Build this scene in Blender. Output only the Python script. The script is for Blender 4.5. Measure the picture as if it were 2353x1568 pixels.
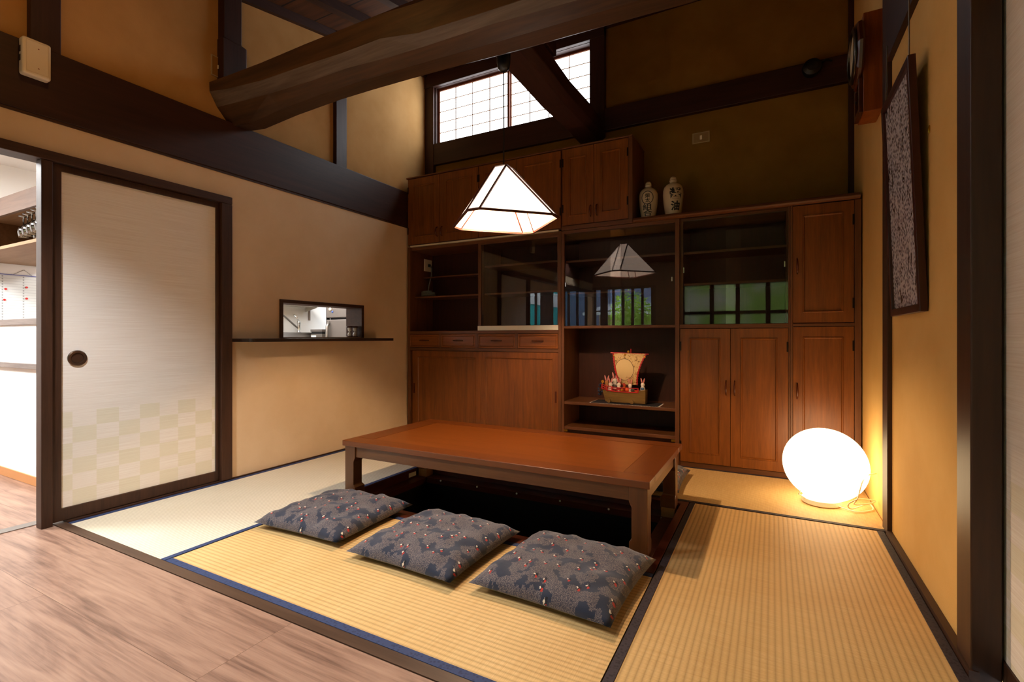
import bpy, math, random
from mathutils import Vector, Matrix

# ---------------------------------------------------------------- scene, camera, light
for o in list(bpy.data.objects): bpy.data.objects.remove(o)
S = bpy.context.scene
COL = S.collection
R = math.radians
random.seed(7)

cam_d = bpy.data.cameras.new('camera'); cam = bpy.data.objects.new('camera', cam_d); COL.objects.link(cam)
cam.location = (0, 0, 1.0); cam.rotation_euler = (R(90), 0, R(28))
cam_d.sensor_width = 36; cam_d.lens = 1120 / 2353 * 36; cam_d.shift_y = -9 / 2353; cam_d.clip_start = .02
S.camera = cam
S.view_settings.view_transform = 'Standard'; S.view_settings.look = 'None'
S.view_settings.gamma = 1; S.view_settings.use_curve_mapping = False
S.view_settings.exposure = 0.0
try:
    S.cycles.use_denoising = True; S.cycles.max_bounces = 8; S.cycles.diffuse_bounces = 4
    S.cycles.glossy_bounces = 4; S.cycles.transparent_max_bounces = 12; S.cycles.sample_clamp_indirect = 6
    S.cycles.caustics_reflective = False; S.cycles.caustics_refractive = False
except Exception: pass

w = bpy.data.worlds.new('sky'); S.world = w; w.use_nodes = True
bg = w.node_tree.nodes['Background']; bg.inputs[0].default_value = (.80, .90, 1, 1); bg.inputs[1].default_value = 7.0

def lamp(name, kind, loc, power, color, size=.1, rot=(0, 0, 0), sy=None, spot=None):
    d = bpy.data.lights.new(name, kind); d.energy = power; d.color = color
    if kind == 'AREA':
        d.size = size
        if sy: d.shape = 'RECTANGLE'; d.size_y = sy
    elif kind == 'SUN': d.angle = size
    else: d.shadow_soft_size = size
    if kind == 'SPOT': d.spot_size = R(spot or 90); d.spot_blend = .6
    o = bpy.data.objects.new(name, d); COL.objects.link(o); o.location = loc; o.rotation_euler = rot
    return o
WARM = (1, .62, .30); WARMW = (1, .78, .55); DAY = (.86, .93, 1)
# unseen ceiling lamps of the entrance hall and kitchen (behind and beside the camera)
lamp('unseen_hall_downlight', 'SPOT', (-2.45, .40, 2.47), 215, (.93, .97, 1), .06, (0, 0, 0), spot=112)
lamp('unseen_hall_downlight', 'SPOT', (-1.0, -.2, 2.47), 45, (1, .93, .84), .06, (0, 0, 0), spot=112)  # unseen spot added as fill from the hall side
lamp('unseen_hall_downlight', 'SPOT', (-3.2, -.5, 2.47), 105, (.93, .97, 1), .06, (0, 0, 0), spot=112)  # unseen spot added to brighten the plank floor at left
lamp('unseen_kitchen_light', 'AREA', (-4.7, 3.4, 2.42), 105, (1, .98, .95), 2.4, (0, 0, 0), .6)
lamp('bar_light', 'AREA', (-4.9, .2, 2.44), 150, (1, .99, .97), 1.2, (0, 0, 0), .6)
lamp('rafter_spot', 'POINT', (-2.15, .95, 3.0), 8, (1, .48, .12), .04)
# daylight falling through the hall's lattice window and glazed door
for nm, px, pw, pz, ph in (('lattice_window_portal', -3.5, 2.9, 1.42, 1.25), ('glazed_door_portal', -.6, 1.9, 1.05, 2.0)):
    lamp(nm, 'AREA', (px, -2.12, pz), 1, DAY, pw, (R(90), 0, 0), ph).data.cycles.is_portal = True
lamp('outdoor_sun', 'SUN', (0, -4, 6), 7.0, (1, .97, .9), .3, (R(38), R(-20), 0))

# ---------------------------------------------------------------- materials
def srgb(h, a=1):
    h = h.lstrip('#'); c = [int(h[i:i + 2], 16) / 255 for i in (0, 2, 4)]
    return tuple((x / 12.92 if x <= .04045 else ((x + .055) / 1.055) ** 2.4) for x in c) + (a,)
class NT:
    def __init__(s, name):
        s.m = bpy.data.materials.new(name); s.m.use_nodes = True; s.t = s.m.node_tree; s.t.nodes.clear()
        s.out = s.n('ShaderNodeOutputMaterial')
    def n(s, ty, **kw):
        x = s.t.nodes.new(ty)
        for k, v in kw.items(): setattr(x, k, v)
        return x
    def l(s, a, b): s.t.links.new(a, b)
    def setin(s, sock, v):
        if hasattr(v, 'is_output'): s.l(v, sock)
        else: sock.default_value = v
    def math(s, op, a, b=None, c=None):
        x = s.n('ShaderNodeMath', operation=op)
        for i, v in enumerate((a, b, c)):
            if v is not None: s.setin(x.inputs[i], v)
        return x.outputs[0]
    def coord(s, scale=(1, 1, 1), rot=(0, 0, 0), loc=(0, 0, 0)):
        t = s.n('ShaderNodeTexCoord'); m = s.n('ShaderNodeMapping'); s.l(t.outputs['Object'], m.inputs[0])
        m.inputs['Scale'].default_value = scale; m.inputs['Rotation'].default_value = rot; m.inputs['Location'].default_value = loc
        return m.outputs[0]
    def noise(s, vec, scale, detail=4, rough=.55, dist=0):
        x = s.n('ShaderNodeTexNoise'); s.l(vec, x.inputs['Vector']); x.inputs['Scale'].default_value = scale
        x.inputs['Detail'].default_value = detail; x.inputs['Roughness'].default_value = rough; x.inputs['Distortion'].default_value = dist
        return x.outputs['Fac']
    def ramp(s, fac, stops, interp='LINEAR'):
        x = s.n('ShaderNodeValToRGB'); s.l(fac, x.inputs[0]); e = x.color_ramp.elements; x.color_ramp.interpolation = interp
        while len(e) < len(stops): e.new(.5)
        for i, (p, c) in enumerate(stops): e[i].position = p; e[i].color = c if len(c) == 4 else tuple(c) + (1,)
        return x.outputs[0]
    def mix(s, f, a, b, mode='MIX'):
        x = s.n('ShaderNodeMix', data_type='RGBA', blend_type=mode)
        s.setin(x.inputs[0], f); s.setin(x.inputs[6], a); s.setin(x.inputs[7], b); return x.outputs[2]
    def bump(s, h, strength=.3, dist=.002):
        x = s.n('ShaderNodeBump'); s.l(h, x.inputs['Height']); x.inputs['Strength'].default_value = strength; x.inputs['Distance'].default_value = dist
        return x.outputs[0]
    def bsdf(s, col, rough=.6, metal=0, spec=.5, normal=None, **kw):
        b = s.n('ShaderNodeBsdfPrincipled'); s.setin(b.inputs['Base Color'], col); s.setin(b.inputs['Roughness'], rough)
        b.inputs['Metallic'].default_value = metal; b.inputs['Specular IOR Level'].default_value = spec
        if normal: s.l(normal, b.inputs['Normal'])
        for k, v in kw.items(): s.setin(b.inputs[k.replace('_', ' ')], v)
        s.l(b.outputs[0], s.out.inputs[0]); return b

def plain(name, h, rough=.5, metal=0, spec=.5, emit=None, es=0):
    t = NT(name); b = t.bsdf(srgb(h), rough, metal, spec)
    if emit: b.inputs['Emission Color'].default_value = srgb(emit); b.inputs['Emission Strength'].default_value = es
    return t.m
def wood(name, dark, light, axis='Z', rough=.42, spec=.4, grain=1.0, contrast=(.3, .72), bump=.12, coat=0):
    t = NT(name); sc = {'X': (.9, 14, 14), 'Y': (14, .9, 14), 'Z': (14, 14, .9)}[axis]
    v = t.coord(tuple(x * grain for x in sc)); n1 = t.noise(v, 1.6, 5, .6, .8)
    v2 = t.coord(tuple(x * grain * 4 for x in sc)); n2 = t.noise(v2, 2.2, 3, .6)
    f = t.math('MULTIPLY_ADD', n2, .35, t.math('MULTIPLY', n1, .65))
    c = t.ramp(f, [(contrast[0], srgb(dark)), (contrast[1], srgb(light))])
    t.bsdf(c, rough, 0, spec, t.bump(f, bump, .003), Coat_Weight=coat, Coat_Roughness=.25); return t.m
def plaster(name, a, b, sc=2.5, bmp=.25):
    t = NT(name); v = t.coord(); n = t.noise(v, sc, 5, .6); n2 = t.noise(v, 180, 2)
    c = t.ramp(n, [(.3, srgb(a)), (.7, srgb(b))]); t.bsdf(c, .95, 0, .15, t.bump(n2, bmp, .002)); return t.m
def emission(name, h, st):
    t = NT(name); e = t.n('ShaderNodeEmission'); e.inputs[0].default_value = srgb(h); e.inputs[1].default_value = st
    t.l(e.outputs[0], t.out.inputs[0]); return t.m
def glass(name, tint='#ffffff', base=0.0):
    t = NT(name); tr = t.n('ShaderNodeBsdfTransparent'); tr.inputs[0].default_value = srgb(tint)
    g = t.n('ShaderNodeBsdfGlossy'); g.inputs['Roughness'].default_value = 0.0
    f = t.n('ShaderNodeFresnel'); f.inputs[0].default_value = 1.5
    mx = t.n('ShaderNodeMixShader'); t.l(t.math('ADD', f.outputs[0], base), mx.inputs[0]); t.l(tr.outputs[0], mx.inputs[1]); t.l(g.outputs[0], mx.inputs[2])
    t.l(mx.outputs[0], t.out.inputs[0]); return t.m

BEAM = {a: wood('dark_beam_wood_' + a, '#25130f', '#43261d', a, .5, .35, .5) for a in 'XYZ'}
TRIM = {a: wood('dark_trim_wood_' + a, '#2c190f', '#4a2e1e', a, .5, .35) for a in 'XYZ'}
LOG = wood('hewn_log_wood', '#22150d', '#5c3f26', 'X', .5, .4, .45, (.3, .78), .5)
LOGG = wood('hewn_chamfer_wood', '#3b3029', '#75675c', 'X', .5, .45, .6, (.3, .75), .6)
CAB = {a: wood('cabinet_wood_' + a, '#5e300d', '#8b4f1a', a, .36, .45) for a in 'XZ'}
CABD = {a: wood('cabinet_edge_wood_' + a, '#4b2a14', '#75482a', a, .4, .4) for a in 'XZ'}
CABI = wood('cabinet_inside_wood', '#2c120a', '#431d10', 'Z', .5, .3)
TABLE = {a: wood('table_wood_' + a, '#4f2c14', '#744622', a, .32, .5, .8, (.25, .75), .05, .15) for a in 'XYZ'}  # legs and aprons: darker, greyer copy with the cool front light in its colour
RAIL = {a: wood('table_rail_wood_' + a, '#602f0f', '#7f431a', a, .3, .5, .8, (.25, .75), .05, .15) for a in 'XY'}
TABIN = wood('table_panel_wood', '#763a11', '#914f1b', 'X', .28, .5, .8, (.3, .7), .04, .2)
PLL = plaster('beige_plaster', '#d4b794', '#dec4a4')
PLU = plaster('ochre_plaster', '#ae824e', '#bf945f')
PLR = plaster('golden_plaster', '#d9ac64', '#e3ba75')
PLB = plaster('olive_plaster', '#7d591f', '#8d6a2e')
WHITE = plain('white_wall', '#f2f0ec', .8)
MTUBE = plain('chrome', '#d8d8d8', .18, 1)
STEEL = plain('steel', '#8b8680', .4, .8)
BLACK = plain('black_plastic', '#0c0c0d', .45)
BRASS = plain('brass', '#c99a3a', .3, 1)
IVORY = plain('ivory_plastic', '#e6d8c0', .5)
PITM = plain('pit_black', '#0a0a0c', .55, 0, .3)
PULL = wood('pull_wood', '#3a1408', '#5c2610', 'Z', .25, .6)

# ---------------------------------------------------------------- mesh builder
ORG = {}
class MB:
    def __init__(s): s.v = []; s.f = []
    def add(s, vs, fs):
        b = len(s.v); s.v += [tuple(x) for x in vs]; s.f += [tuple(i + b for i in f) for f in fs]; return s
    def box(s, x0, x1, y0, y1, z0, z1):
        x0, x1 = min(x0, x1), max(x0, x1); y0, y1 = min(y0, y1), max(y0, y1); z0, z1 = min(z0, z1), max(z0, z1)
        return s.add([(x, y, z) for z in (z0, z1) for y in (y0, y1) for x in (x0, x1)],
                     [(0, 2, 3, 1), (4, 5, 7, 6), (0, 1, 5, 4), (2, 6, 7, 3), (0, 4, 6, 2), (1, 3, 7, 5)])
    def loft(s, rings, caps=True, close=True):
        n = len(rings[0]); vs = [p for r in rings for p in r]; fs = []
        for i in range(len(rings) - 1):
            for j in range(n if close else n - 1):
                k = (j + 1) % n; fs.append((i * n + j, i * n + k, (i + 1) * n + k, (i + 1) * n + j))
        if caps: fs += [tuple(reversed(range(n))), tuple(range((len(rings) - 1) * n, len(rings) * n))]
        return s.add(vs, fs)
    def tube(s, path, r, seg=8):
        P = [Vector(p) for p in path]; rings = []; up = None
        for i, p in enumerate(P):
            d = (P[min(i + 1, len(P) - 1)] - P[max(i - 1, 0)]).normalized()
            if up is None: up = d.orthogonal().normalized()
            a = (up - d * up.dot(d)); a = a.normalized() if a.length > 1e-5 else d.orthogonal().normalized(); up = a; b = d.cross(a)
            rr = r[i] if isinstance(r, (list, tuple)) else r
            rings.append([p + (a * math.cos(t) + b * math.sin(t)) * rr for t in [2 * math.pi * k / seg for k in range(seg)]])
        return s.loft(rings)
    def lathe(s, c, prof, seg=32, axis='Z'):
        rings = []
        for r, h in prof:
            q = []
            for k in range(seg):
                t = 2 * math.pi * k / seg; a, b = r * math.cos(t), r * math.sin(t)
                q.append(Vector(c) + (Vector((a, b, h)) if axis == 'Z' else Vector((h, a, b)) if axis == 'X' else Vector((b, h, a))))
            rings.append(q)
        return s.loft(rings)
    def ball(s, c, rx, ry=None, rz=None, seg=16, rg=10, tilt=None):
        ry = ry or rx; rz = rz or rx; rings = []
        for i in range(rg + 1):
            ph = math.pi * min(max(i / rg, .02), .98)
            q = [Vector((rx * math.sin(ph) * math.cos(t), ry * math.sin(ph) * math.sin(t), -rz * math.cos(ph))) for t in [2 * math.pi * k / seg for k in range(seg)]]
            if tilt: q = [tilt @ p for p in q]
            rings.append([Vector(c) + p for p in q])
        return s.loft(rings)
    def frame(s, P, r0, r1, d0, d1):
        """flat ring: outer rect r0, inner rect r1 = (u0,u1,v0,v1), depth d0..d1; P maps (u,v,d) to xyz"""
        def rc(r, d): return [P(r[0], r[2], d), P(r[1], r[2], d), P(r[1], r[3], d), P(r[0], r[3], d)]
        vs = rc(r0, d0) + rc(r1, d0) + rc(r1, d1) + rc(r0, d1); fs = []
        for i in range(4):
            for j in range(4):
                k = (j + 1) % 4; m = (i + 1) % 4; fs.append((i * 4 + j, i * 4 + k, m * 4 + k, m * 4 + j))
        return s.add(vs, fs)
    def nested(s, P, rects):
        """closed stepped panel: list of (u0,u1,v0,v1,d); first ring is the back"""
        rings = [[P(r[0], r[2], r[4]), P(r[1], r[2], r[4]), P(r[1], r[3], r[4]), P(r[0], r[3], r[4])] for r in rects]
        return s.loft(rings)
    def grid(s, P, us, vs_, holes, d0, d1):
        """slab with rectangular holes, one connected mesh"""
        hole = lambda i, j: any(us[i] >= h[0] - 1e-6 and us[i + 1] <= h[1] + 1e-6 and vs_[j] >= h[2] - 1e-6 and vs_[j + 1] <= h[3] + 1e-6 for h in holes)
        nu, nv = len(us), len(vs_); V = [P(u, v, d) for d in (d0, d1) for v in vs_ for u in us]; F = []
        idx = lambda i, j, k: k * nu * nv + j * nu + i
        cell = lambda i, j: 0 <= i < nu - 1 and 0 <= j < nv - 1 and not hole(i, j)
        for i in range(nu - 1):
            for j in range(nv - 1):
                if not cell(i, j): continue
                F.append((idx(i, j, 0), idx(i, j + 1, 0), idx(i + 1, j + 1, 0), idx(i + 1, j, 0)))
                F.append((idx(i, j, 1), idx(i + 1, j, 1), idx(i + 1, j + 1, 1), idx(i, j + 1, 1)))
                if not cell(i - 1, j): F.append((idx(i, j, 0), idx(i, j, 1), idx(i, j + 1, 1), idx(i, j + 1, 0)))
                if not cell(i + 1, j): F.append((idx(i + 1, j, 0), idx(i + 1, j + 1, 0), idx(i + 1, j + 1, 1), idx(i + 1, j, 1)))
                if not cell(i, j - 1): F.append((idx(i, j, 0), idx(i + 1, j, 0), idx(i + 1, j, 1), idx(i, j, 1)))
                if not cell(i, j + 1): F.append((idx(i, j + 1, 0), idx(i, j + 1, 1), idx(i + 1, j + 1, 1), idx(i + 1, j + 1, 0)))
        used = sorted({i for f in F for i in f}); mp = {o: n for n, o in enumerate(used)}
        return s.add([V[i] for i in used], [tuple(mp[i] for i in f) for f in F])
    def build(s, name, mat, parent=None, bev=0, smooth=False, seg=2, origin=None):
        org = Vector(ORG[parent.name]) if parent else Vector(origin or (0, 0, 0))
        me = bpy.data.meshes.new(name); me.from_pydata([tuple(Vector(p) - org) for p in s.v], [], s.f)
        import bmesh
        b = bmesh.new(); b.from_mesh(me); bmesh.ops.recalc_face_normals(b, faces=b.faces); b.to_mesh(me); b.free()
        for m in (mat if isinstance(mat, (list, tuple)) else [mat]): me.materials.append(m)
        o = bpy.data.objects.new(name, me); COL.objects.link(o); ORG[o.name] = tuple(org)
        if parent: o.parent = parent
        else: o.location = org
        if smooth:
            for p in me.polygons: p.use_smooth = True
        if bev:
            k = o.modifiers.new('bevel', 'BEVEL'); k.width = bev; k.segments = seg; k.limit_method = 'ANGLE'; k.angle_limit = R(40)
        return o
def tag(o, label, cat, group=None, kind=None):
    o['label'] = label; o['category'] = cat
    if group: o['group'] = group
    if kind: o['kind'] = kind
    return o
def thing(name, label, cat, loc, group=None, kind=None):
    o = bpy.data.objects.new(name, None); COL.objects.link(o); o.location = loc; o.empty_display_size = .1
    ORG[o.name] = tuple(loc); return tag(o, label, cat, group, kind)
def struct(o, label, cat): return tag(o, label, cat, None, 'structure')
def copy_thing(src, loc, label=None, rz=None):
    c = src.copy(); COL.objects.link(c); c.location = loc; ORG[c.name] = tuple(loc)
    if label: c['label'] = label
    if rz is not None: c.rotation_euler.z = rz
    for p in list(src.children):
        q = p.copy(); COL.objects.link(q); q.parent = c
        for g in list(p.children):
            h = g.copy(); COL.objects.link(h); h.parent = q
    return c
PX = lambda y0=0: (lambda u, v, d: (d, u, v))      # plane of a side wall: u=Y v=Z d=X
PY = lambda: (lambda u, v, d: (u, d, v))           # plane of the back wall: u=X v=Z d=Y
PZ = lambda: (lambda u, v, d: (u, v, d))           # floor plane
SX, SY, SZ = PX(), PY(), PZ()
XL, XR, YB = -3.36, .54, 4.38
def bx(*a): return MB().box(*a)

# ---------------------------------------------------------------- surface materials of the room
def floor_mat():
    t = NT('hall_plank_wood'); tc = t.n('ShaderNodeTexCoord')
    br = t.n('ShaderNodeTexBrick'); mp = t.n('ShaderNodeMapping'); t.l(tc.outputs['Object'], mp.inputs[0]); t.l(mp.outputs[0], br.inputs[0])
    mp.inputs['Location'].default_value = (1.48, -1.143, 0)
    br.offset = .53; br.inputs['Scale'].default_value = 1; br.inputs['Brick Width'].default_value = 1.9; br.inputs['Row Height'].default_value = .325
    br.inputs['Mortar Size'].default_value = .0012; br.inputs['Mortar Smooth'].default_value = .2
    br.inputs['Color1'].default_value = (0, 0, 0, 1); br.inputs['Color2'].default_value = (1, 1, 1, 1); br.inputs['Mortar'].default_value = (.5, .5, .5, 1)
    add = t.n('ShaderNodeVectorMath', operation='MULTIPLY_ADD'); t.l(br.outputs['Color'], add.inputs[0]); add.inputs[1].default_value = (7, 5, 3)
    t.l(tc.outputs['Object'], add.inputs[2])
    m2 = t.n('ShaderNodeMapping'); t.l(add.outputs[0], m2.inputs[0]); m2.inputs['Scale'].default_value = (.75, 5, 1)
    n1 = t.noise(m2.outputs[0], 1.4, 5, .55, 2.2)
    m3 = t.n('ShaderNodeMapping'); t.l(add.outputs[0], m3.inputs[0]); m3.inputs['Scale'].default_value = (2.5, 60, 1)
    n2 = t.noise(m3.outputs[0], 1.5, 3, .6, .3)
    f = t.math('MULTIPLY_ADD', n2, .42, t.math('MULTIPLY', n1, .6))
    c = t.ramp(f, [(.26, srgb('#543d31')), (.40, srgb('#7c5e4e')), (.52, srgb('#967562')), (.70, srgb('#aa8973'))])
    c = t.mix(t.math('MULTIPLY', br.outputs['Fac'], .75), c, srgb('#5a4030'))
    t.bsdf(c, .38, 0, .45, t.bump(n2, .06, .002)); return t.m
FLOORM = floor_mat()
def ceil_mat():
    t = NT('roof_board_wood'); v = t.coord((1, 1, 1)); sp = t.n('ShaderNodeSeparateXYZ'); t.l(v, sp.inputs[0])
    fr = t.math('FRACT', t.math('MULTIPLY', sp.outputs[1], 3.2)); ln = t.math('LESS_THAN', fr, .05)
    v2 = t.coord((.8, 10, 10)); n = t.noise(v2, 2, 5)
    c = t.ramp(n, [(.3, srgb('#3c2110')), (.75, srgb('#6b3f20'))]); c = t.mix(ln, c, srgb('#150a05'))
    t.bsdf(c, .6, 0, .3); return t.m
CEILM = ceil_mat()
def fusuma_mat(axis_flip=False):
    t = NT('fusuma_paper' + ('_far' if axis_flip else '')); tc = t.n('ShaderNodeTexCoord'); sp = t.n('ShaderNodeSeparateXYZ'); t.l(tc.outputs['Object'], sp.inputs[0])
    y, z = sp.outputs[1], sp.outputs[2]
    mp = t.n('ShaderNodeMapping'); t.l(tc.outputs['Object'], mp.inputs[0]); mp.inputs['Scale'].default_value = (1, 3, 260)
    n = t.noise(mp.outputs[0], 1.0, 3, .6)
    c = t.ramp(n, [(.3, srgb('#e9dfd4')), (.7, srgb('#f8f2ea'))])
    iy = t.math('FLOOR', t.math('MULTIPLY', t.math('ADD', y, .052), 1 / .1075)); iz = t.math('FLOOR', t.math('MULTIPLY', t.math('SUBTRACT', .592, z), 1 / .0855))
    par = t.math('MODULO', t.math('ADD', t.math('ADD', iy, iz), 100), 2.0)
    on = t.math('MULTIPLY', t.math('LESS_THAN', t.math('ABSOLUTE', t.math('SUBTRACT', par, 0)), .5), t.math('LESS_THAN', z, .592))
    c = t.mix(t.math('MULTIPLY', on, .36), c, srgb('#d8d2a6'))
    t.bsdf(c, .8, 0, .2); return t.m

# ---------------------------------------------------------------- the shell
def roofz(y): return 3.97 - .21 * (4.386 - y)
def slope_slab(name, x0, x1, y0, y1, zlo, mat, lab, cat, thick=None):
    # wall whose top follows the roof
    m = MB(); v = [(x, y, z) for x in (x0, x1) for y, z in ((y0, zlo), (y1, zlo), (y1, roofz(y1)), (y0, roofz(y0)))]
    m.add(v, [(0, 1, 2, 3), (7, 6, 5, 4), (0, 4, 5, 1), (1, 5, 6, 2), (2, 6, 7, 3), (3, 7, 4, 0)])
    return struct(m.build(name, mat), lab, cat)
f = MB(); f.grid(SZ, [-6.1, -3.47, .7], [-2.1, 1.143, 6.1], [(-3.47, .7, 1.143, 6.1)], -.06, 0)
struct(f.build('floor', FLOORM), 'pale brown wood plank floor of the hall and kitchen', 'floor')
m = MB(); m.frame(SZ, (-3.55, .70, 1.06, 4.55), (-3.475, .66, 1.142, 4.46), -.62, -.0605); struct(m.build('added_floor_light_seal', PITM), 'unseen dark foundation added around the tatami platform to keep light out', 'floor')  # unseen ring added to seal light leaking in under the tatami
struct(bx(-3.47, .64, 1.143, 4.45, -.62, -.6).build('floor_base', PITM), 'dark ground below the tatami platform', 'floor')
struct(bx(-3.44, XR - .002, 1.146, 1.192, -.06, .002).build('trim_1', wood('threshold_wood', '#3a281d', '#5b4434', 'X', .4, .4, .6)), 'dark wood threshold strip between plank floor and tatami', 'trim')
m = MB(); m.box(-3.45, -3.347, 1.194, 3.96, -.06, .008); struct(m.build('trim_2', TRIM['Y']), 'dark wood sill strip along the foot of the left wall', 'trim')
struct(bx(-3.52, -3.45, -1.9, 1.142, .0005, .004).build('trim_3', STEEL), 'thin metal floor track across the doorway to the kitchen', 'trim')
struct(bx(XR - .026, XR - .001, 1.9, 3.078, -.06, .018).build('baseboard_right', TRIM['Y']), 'brown wood skirting strip along the foot of the right wall', 'baseboard')

g = MB(); g.grid(SX, [-2.1, -1.998, 2.098, 2.51, 3.335, 4.46], [-.06, 1.0, 1.27, 1.975, 2.2], [(-1.998, 2.098, -.06, 1.975), (2.51, 3.335, 1.0, 1.27)], -3.47, XL)
struct(g.build('wall_left', PLL), 'beige plaster left wall with the serving hatch and sliding door', 'wall')
slope_slab('wall_left_upper', -3.47, -3.40, -2.1, 4.46, 2.4, PLU, 'ochre plaster upper left wall above the wide dark beam', 'wall')
struct(bx(-3.46, -3.35, -2.1, YB, 2.153, 2.51).build('trim_4', BEAM['Y'], bev=.004), 'wide dark brown beam running along the left wall', 'beam')
struct(bx(-3.40, -3.355, -2.0, YB, 2.138, 2.152).build('trim_5', TRIM['Y']), 'thin strip under the wide left beam', 'trim')
for i, (y0, y1, xf, lab) in enumerate(((1.048, 1.172, -3.357, 'dark post above the left beam beside the white box'), (3.045, 3.165, -3.36, 'dark post above the left beam between log and window'))):
    struct(bx(-3.45, xf, y0, y1, 2.505, roofz(y0)).build('post', BEAM['Z'], bev=.004), lab, 'post')
m = MB(); m.loft([[(-3.45, 2.03, z), (-3.335 - .012 * (k > 1), 2.03 + .012 * (k > 1), z), (-3.335 - .012 * (k > 1), 2.205 - .03 * (k > 1), z), (-3.45, 2.205 - .03 * (k > 1), z)] for k, z in enumerate((2.74, 3.07, 3.085, roofz(2.1)))])
struct(m.build('post', BEAM['Z'], bev=.006), 'thick stepped dark post standing on the end of the log beam', 'post')

g = MB(); g.grid(SY, [-3.47, -3.30, -1.47, .66], [-.06, 3.11, 3.77, 4.06], [(-3.30, -1.47, 3.11, 3.77)], YB, YB + .1)
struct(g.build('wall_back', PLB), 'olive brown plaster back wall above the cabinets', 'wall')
struct(bx(-3.40, -1.36, YB - .045, YB, 2.895, 3.13).build('trim_6', BEAM['X'], bev=.004), 'dark sill beam under the high paper window', 'beam')
struct(bx(-1.36, .515, YB - .05, YB, 2.888, 3.092).build('trim_7', BEAM['X'], bev=.006), 'long dark rail across the back wall right of the window', 'beam')
struct(bx(-1.487, -1.345, YB - .055, YB, 2.90, 3.84).build('post', BEAM['Z'], bev=.004), 'dark post at the right side of the high window', 'post')
struct(bx(-3.40, -1.345, YB - .06, YB, 3.755, 4.05).build('trim_8', BEAM['X'], bev=.004), 'dark head beam over the high paper window', 'beam')
struct(bx(-1.345, .54, YB - .06, YB, 3.842, 4.05).build('trim_9', BEAM['X'], bev=.004), 'dark wall plate beam at the top right of the back wall', 'beam')
struct(bx(-3.40, -3.285, YB - .05, YB, 2.66, 3.80).build('post', BEAM['Z'], bev=.003), 'dark corner post left of the high window', 'post')
struct(bx(.506, .54, YB - .03, YB, 1.97, 3.9).build('post', BEAM['Z']), 'thin dark corner post at the right end of the back wall', 'post')

slope_slab('wall_right', XR, .66, 1.97, 4.46, -.06, PLR, 'golden plaster right wall behind the hanging picture', 'wall')
struct(bx(.52, XR + .01, 3.078, 3.20, -.02, roofz(3.1)).build('post', TRIM['Z'], bev=.003), 'slim dark post on the right wall behind the floor lamp', 'post')
struct(bx(.515, XR + .01, 1.95, 3.078, 2.395, 2.78).build('trim_10', BEAM['Y'], bev=.003), 'dark beam on the right wall above the picture', 'beam')
struct(bx(.52, .590, 1.906, 2.03, -.06, roofz(1.95)).build('post', wood('front_post_wood', '#2a180f', '#452a1b', 'Z', .42, .45, .6), bev=.004), 'big dark post in the right foreground', 'post')
slope_slab('wall_right_near', .62, .7, -2.1, 1.905, 2.05, PLR, 'plaster wall above the right sliding panel', 'wall')
struct(bx(.62, .7, -2.1, .9, 0, 2.05).build('wall_right_hall', PLR), 'plaster wall of the hall on the right', 'wall')

# roof, rafters, added hall ceiling, kitchen ceiling
m = MB(); y0, y1 = .55, 4.5
m.add([(x, y, roofz(y) + d) for d in (0, .06) for x, y in ((-3.5, y0), (.7, y0), (.7, y1), (-3.5, y1))], [(3, 2, 1, 0), (4, 5, 6, 7), (0, 1, 5, 4), (1, 2, 6, 5), (2, 3, 7, 6), (3, 0, 4, 7)])
struct(m.build('ceiling', CEILM), 'dark brown sloping board ceiling above the beams', 'ceiling')
for k in range(9):
    x = -3.40 + .395 * k
    m = MB(); hw = .035
    m.add([(xx, y, roofz(y) + d) for d in (-.075, -.001) for xx, y in ((x - hw, y0), (x + hw, y0), (x + hw, 4.37), (x - hw, 4.37))], [(3, 2, 1, 0), (4, 5, 6, 7), (0, 1, 5, 4), (1, 2, 6, 5), (2, 3, 7, 6), (3, 0, 4, 7)])
    o = m.build('rafter', BEAM['Y']); tag(o, 'dark rafter under the sloping board ceiling', 'rafter', 'rafters of the sloping ceiling', 'structure')
struct(bx(-6.1, .7, -2.1, .55, 2.5, 2.56).build('added_ceiling_hall', CEILM), 'flat brown board ceiling added low over the hall to block daylight', 'ceiling')  # unseen low ceiling added to keep daylight off the upper back wall
struct(bx(-6.1, -3.47, .55, 6.1, 2.5, 2.56).build('ceiling_kitchen', WHITE), 'flat white ceiling over the kitchen', 'ceiling')
struct(bx(-3.4, .7, .5, .55, 2.5, 3.3).build('added_wall_hall_upper', PLU), 'plaster wall added above the hall ceiling edge to block daylight', 'wall')  # unseen partition added to shut daylight out of the roof space

# log beam across the room (hewn, slightly bowed) and the beam that carries it to the back wall
L = [(-3.42, 2.50, 2.60, 2.69, 2.77), (-3.2, 2.475, 2.585, 2.655, 2.79), (-2.85, 2.50, 2.562, 2.625, 2.805), (-2.45, 2.512, 2.545, 2.617, 2.818),
     (-2.15, 2.51, 2.545, 2.605, 2.826), (-1.85, 2.503, 2.523, 2.602, 2.825), (-1.6, 2.495, 2.516, 2.562, 2.825), (-1.2, 2.478, 2.508, 2.54, 2.83),
     (-.75, 2.465, 2.485, 2.53, 2.83), (-.3, 2.45, 2.475, 2.53, 2.83), (.2, 2.44, 2.47, 2.53, 2.83), (.6, 2.44, 2.47, 2.53, 2.82)]
m = MB(); rings = []
for k in range(len(L)):
    x, b, B, A, T = L[k]; j = lambda s: random.uniform(-s, s)
    rings.append([(x, 2.12, b), (x, 2.03 + j(.004), B), (x, 1.98 + j(.004), A), (x, 1.975, (A + T) / 2 + .02), (x, 2.08, T), (x, 2.22, T + .005), (x, 2.32, T - .09), (x, 2.33, A), (x, 2.25, b + .015)])
m.loft(rings); lg_ = m.build('log_beam', [LOG, LOGG], bev=.004)
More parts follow.
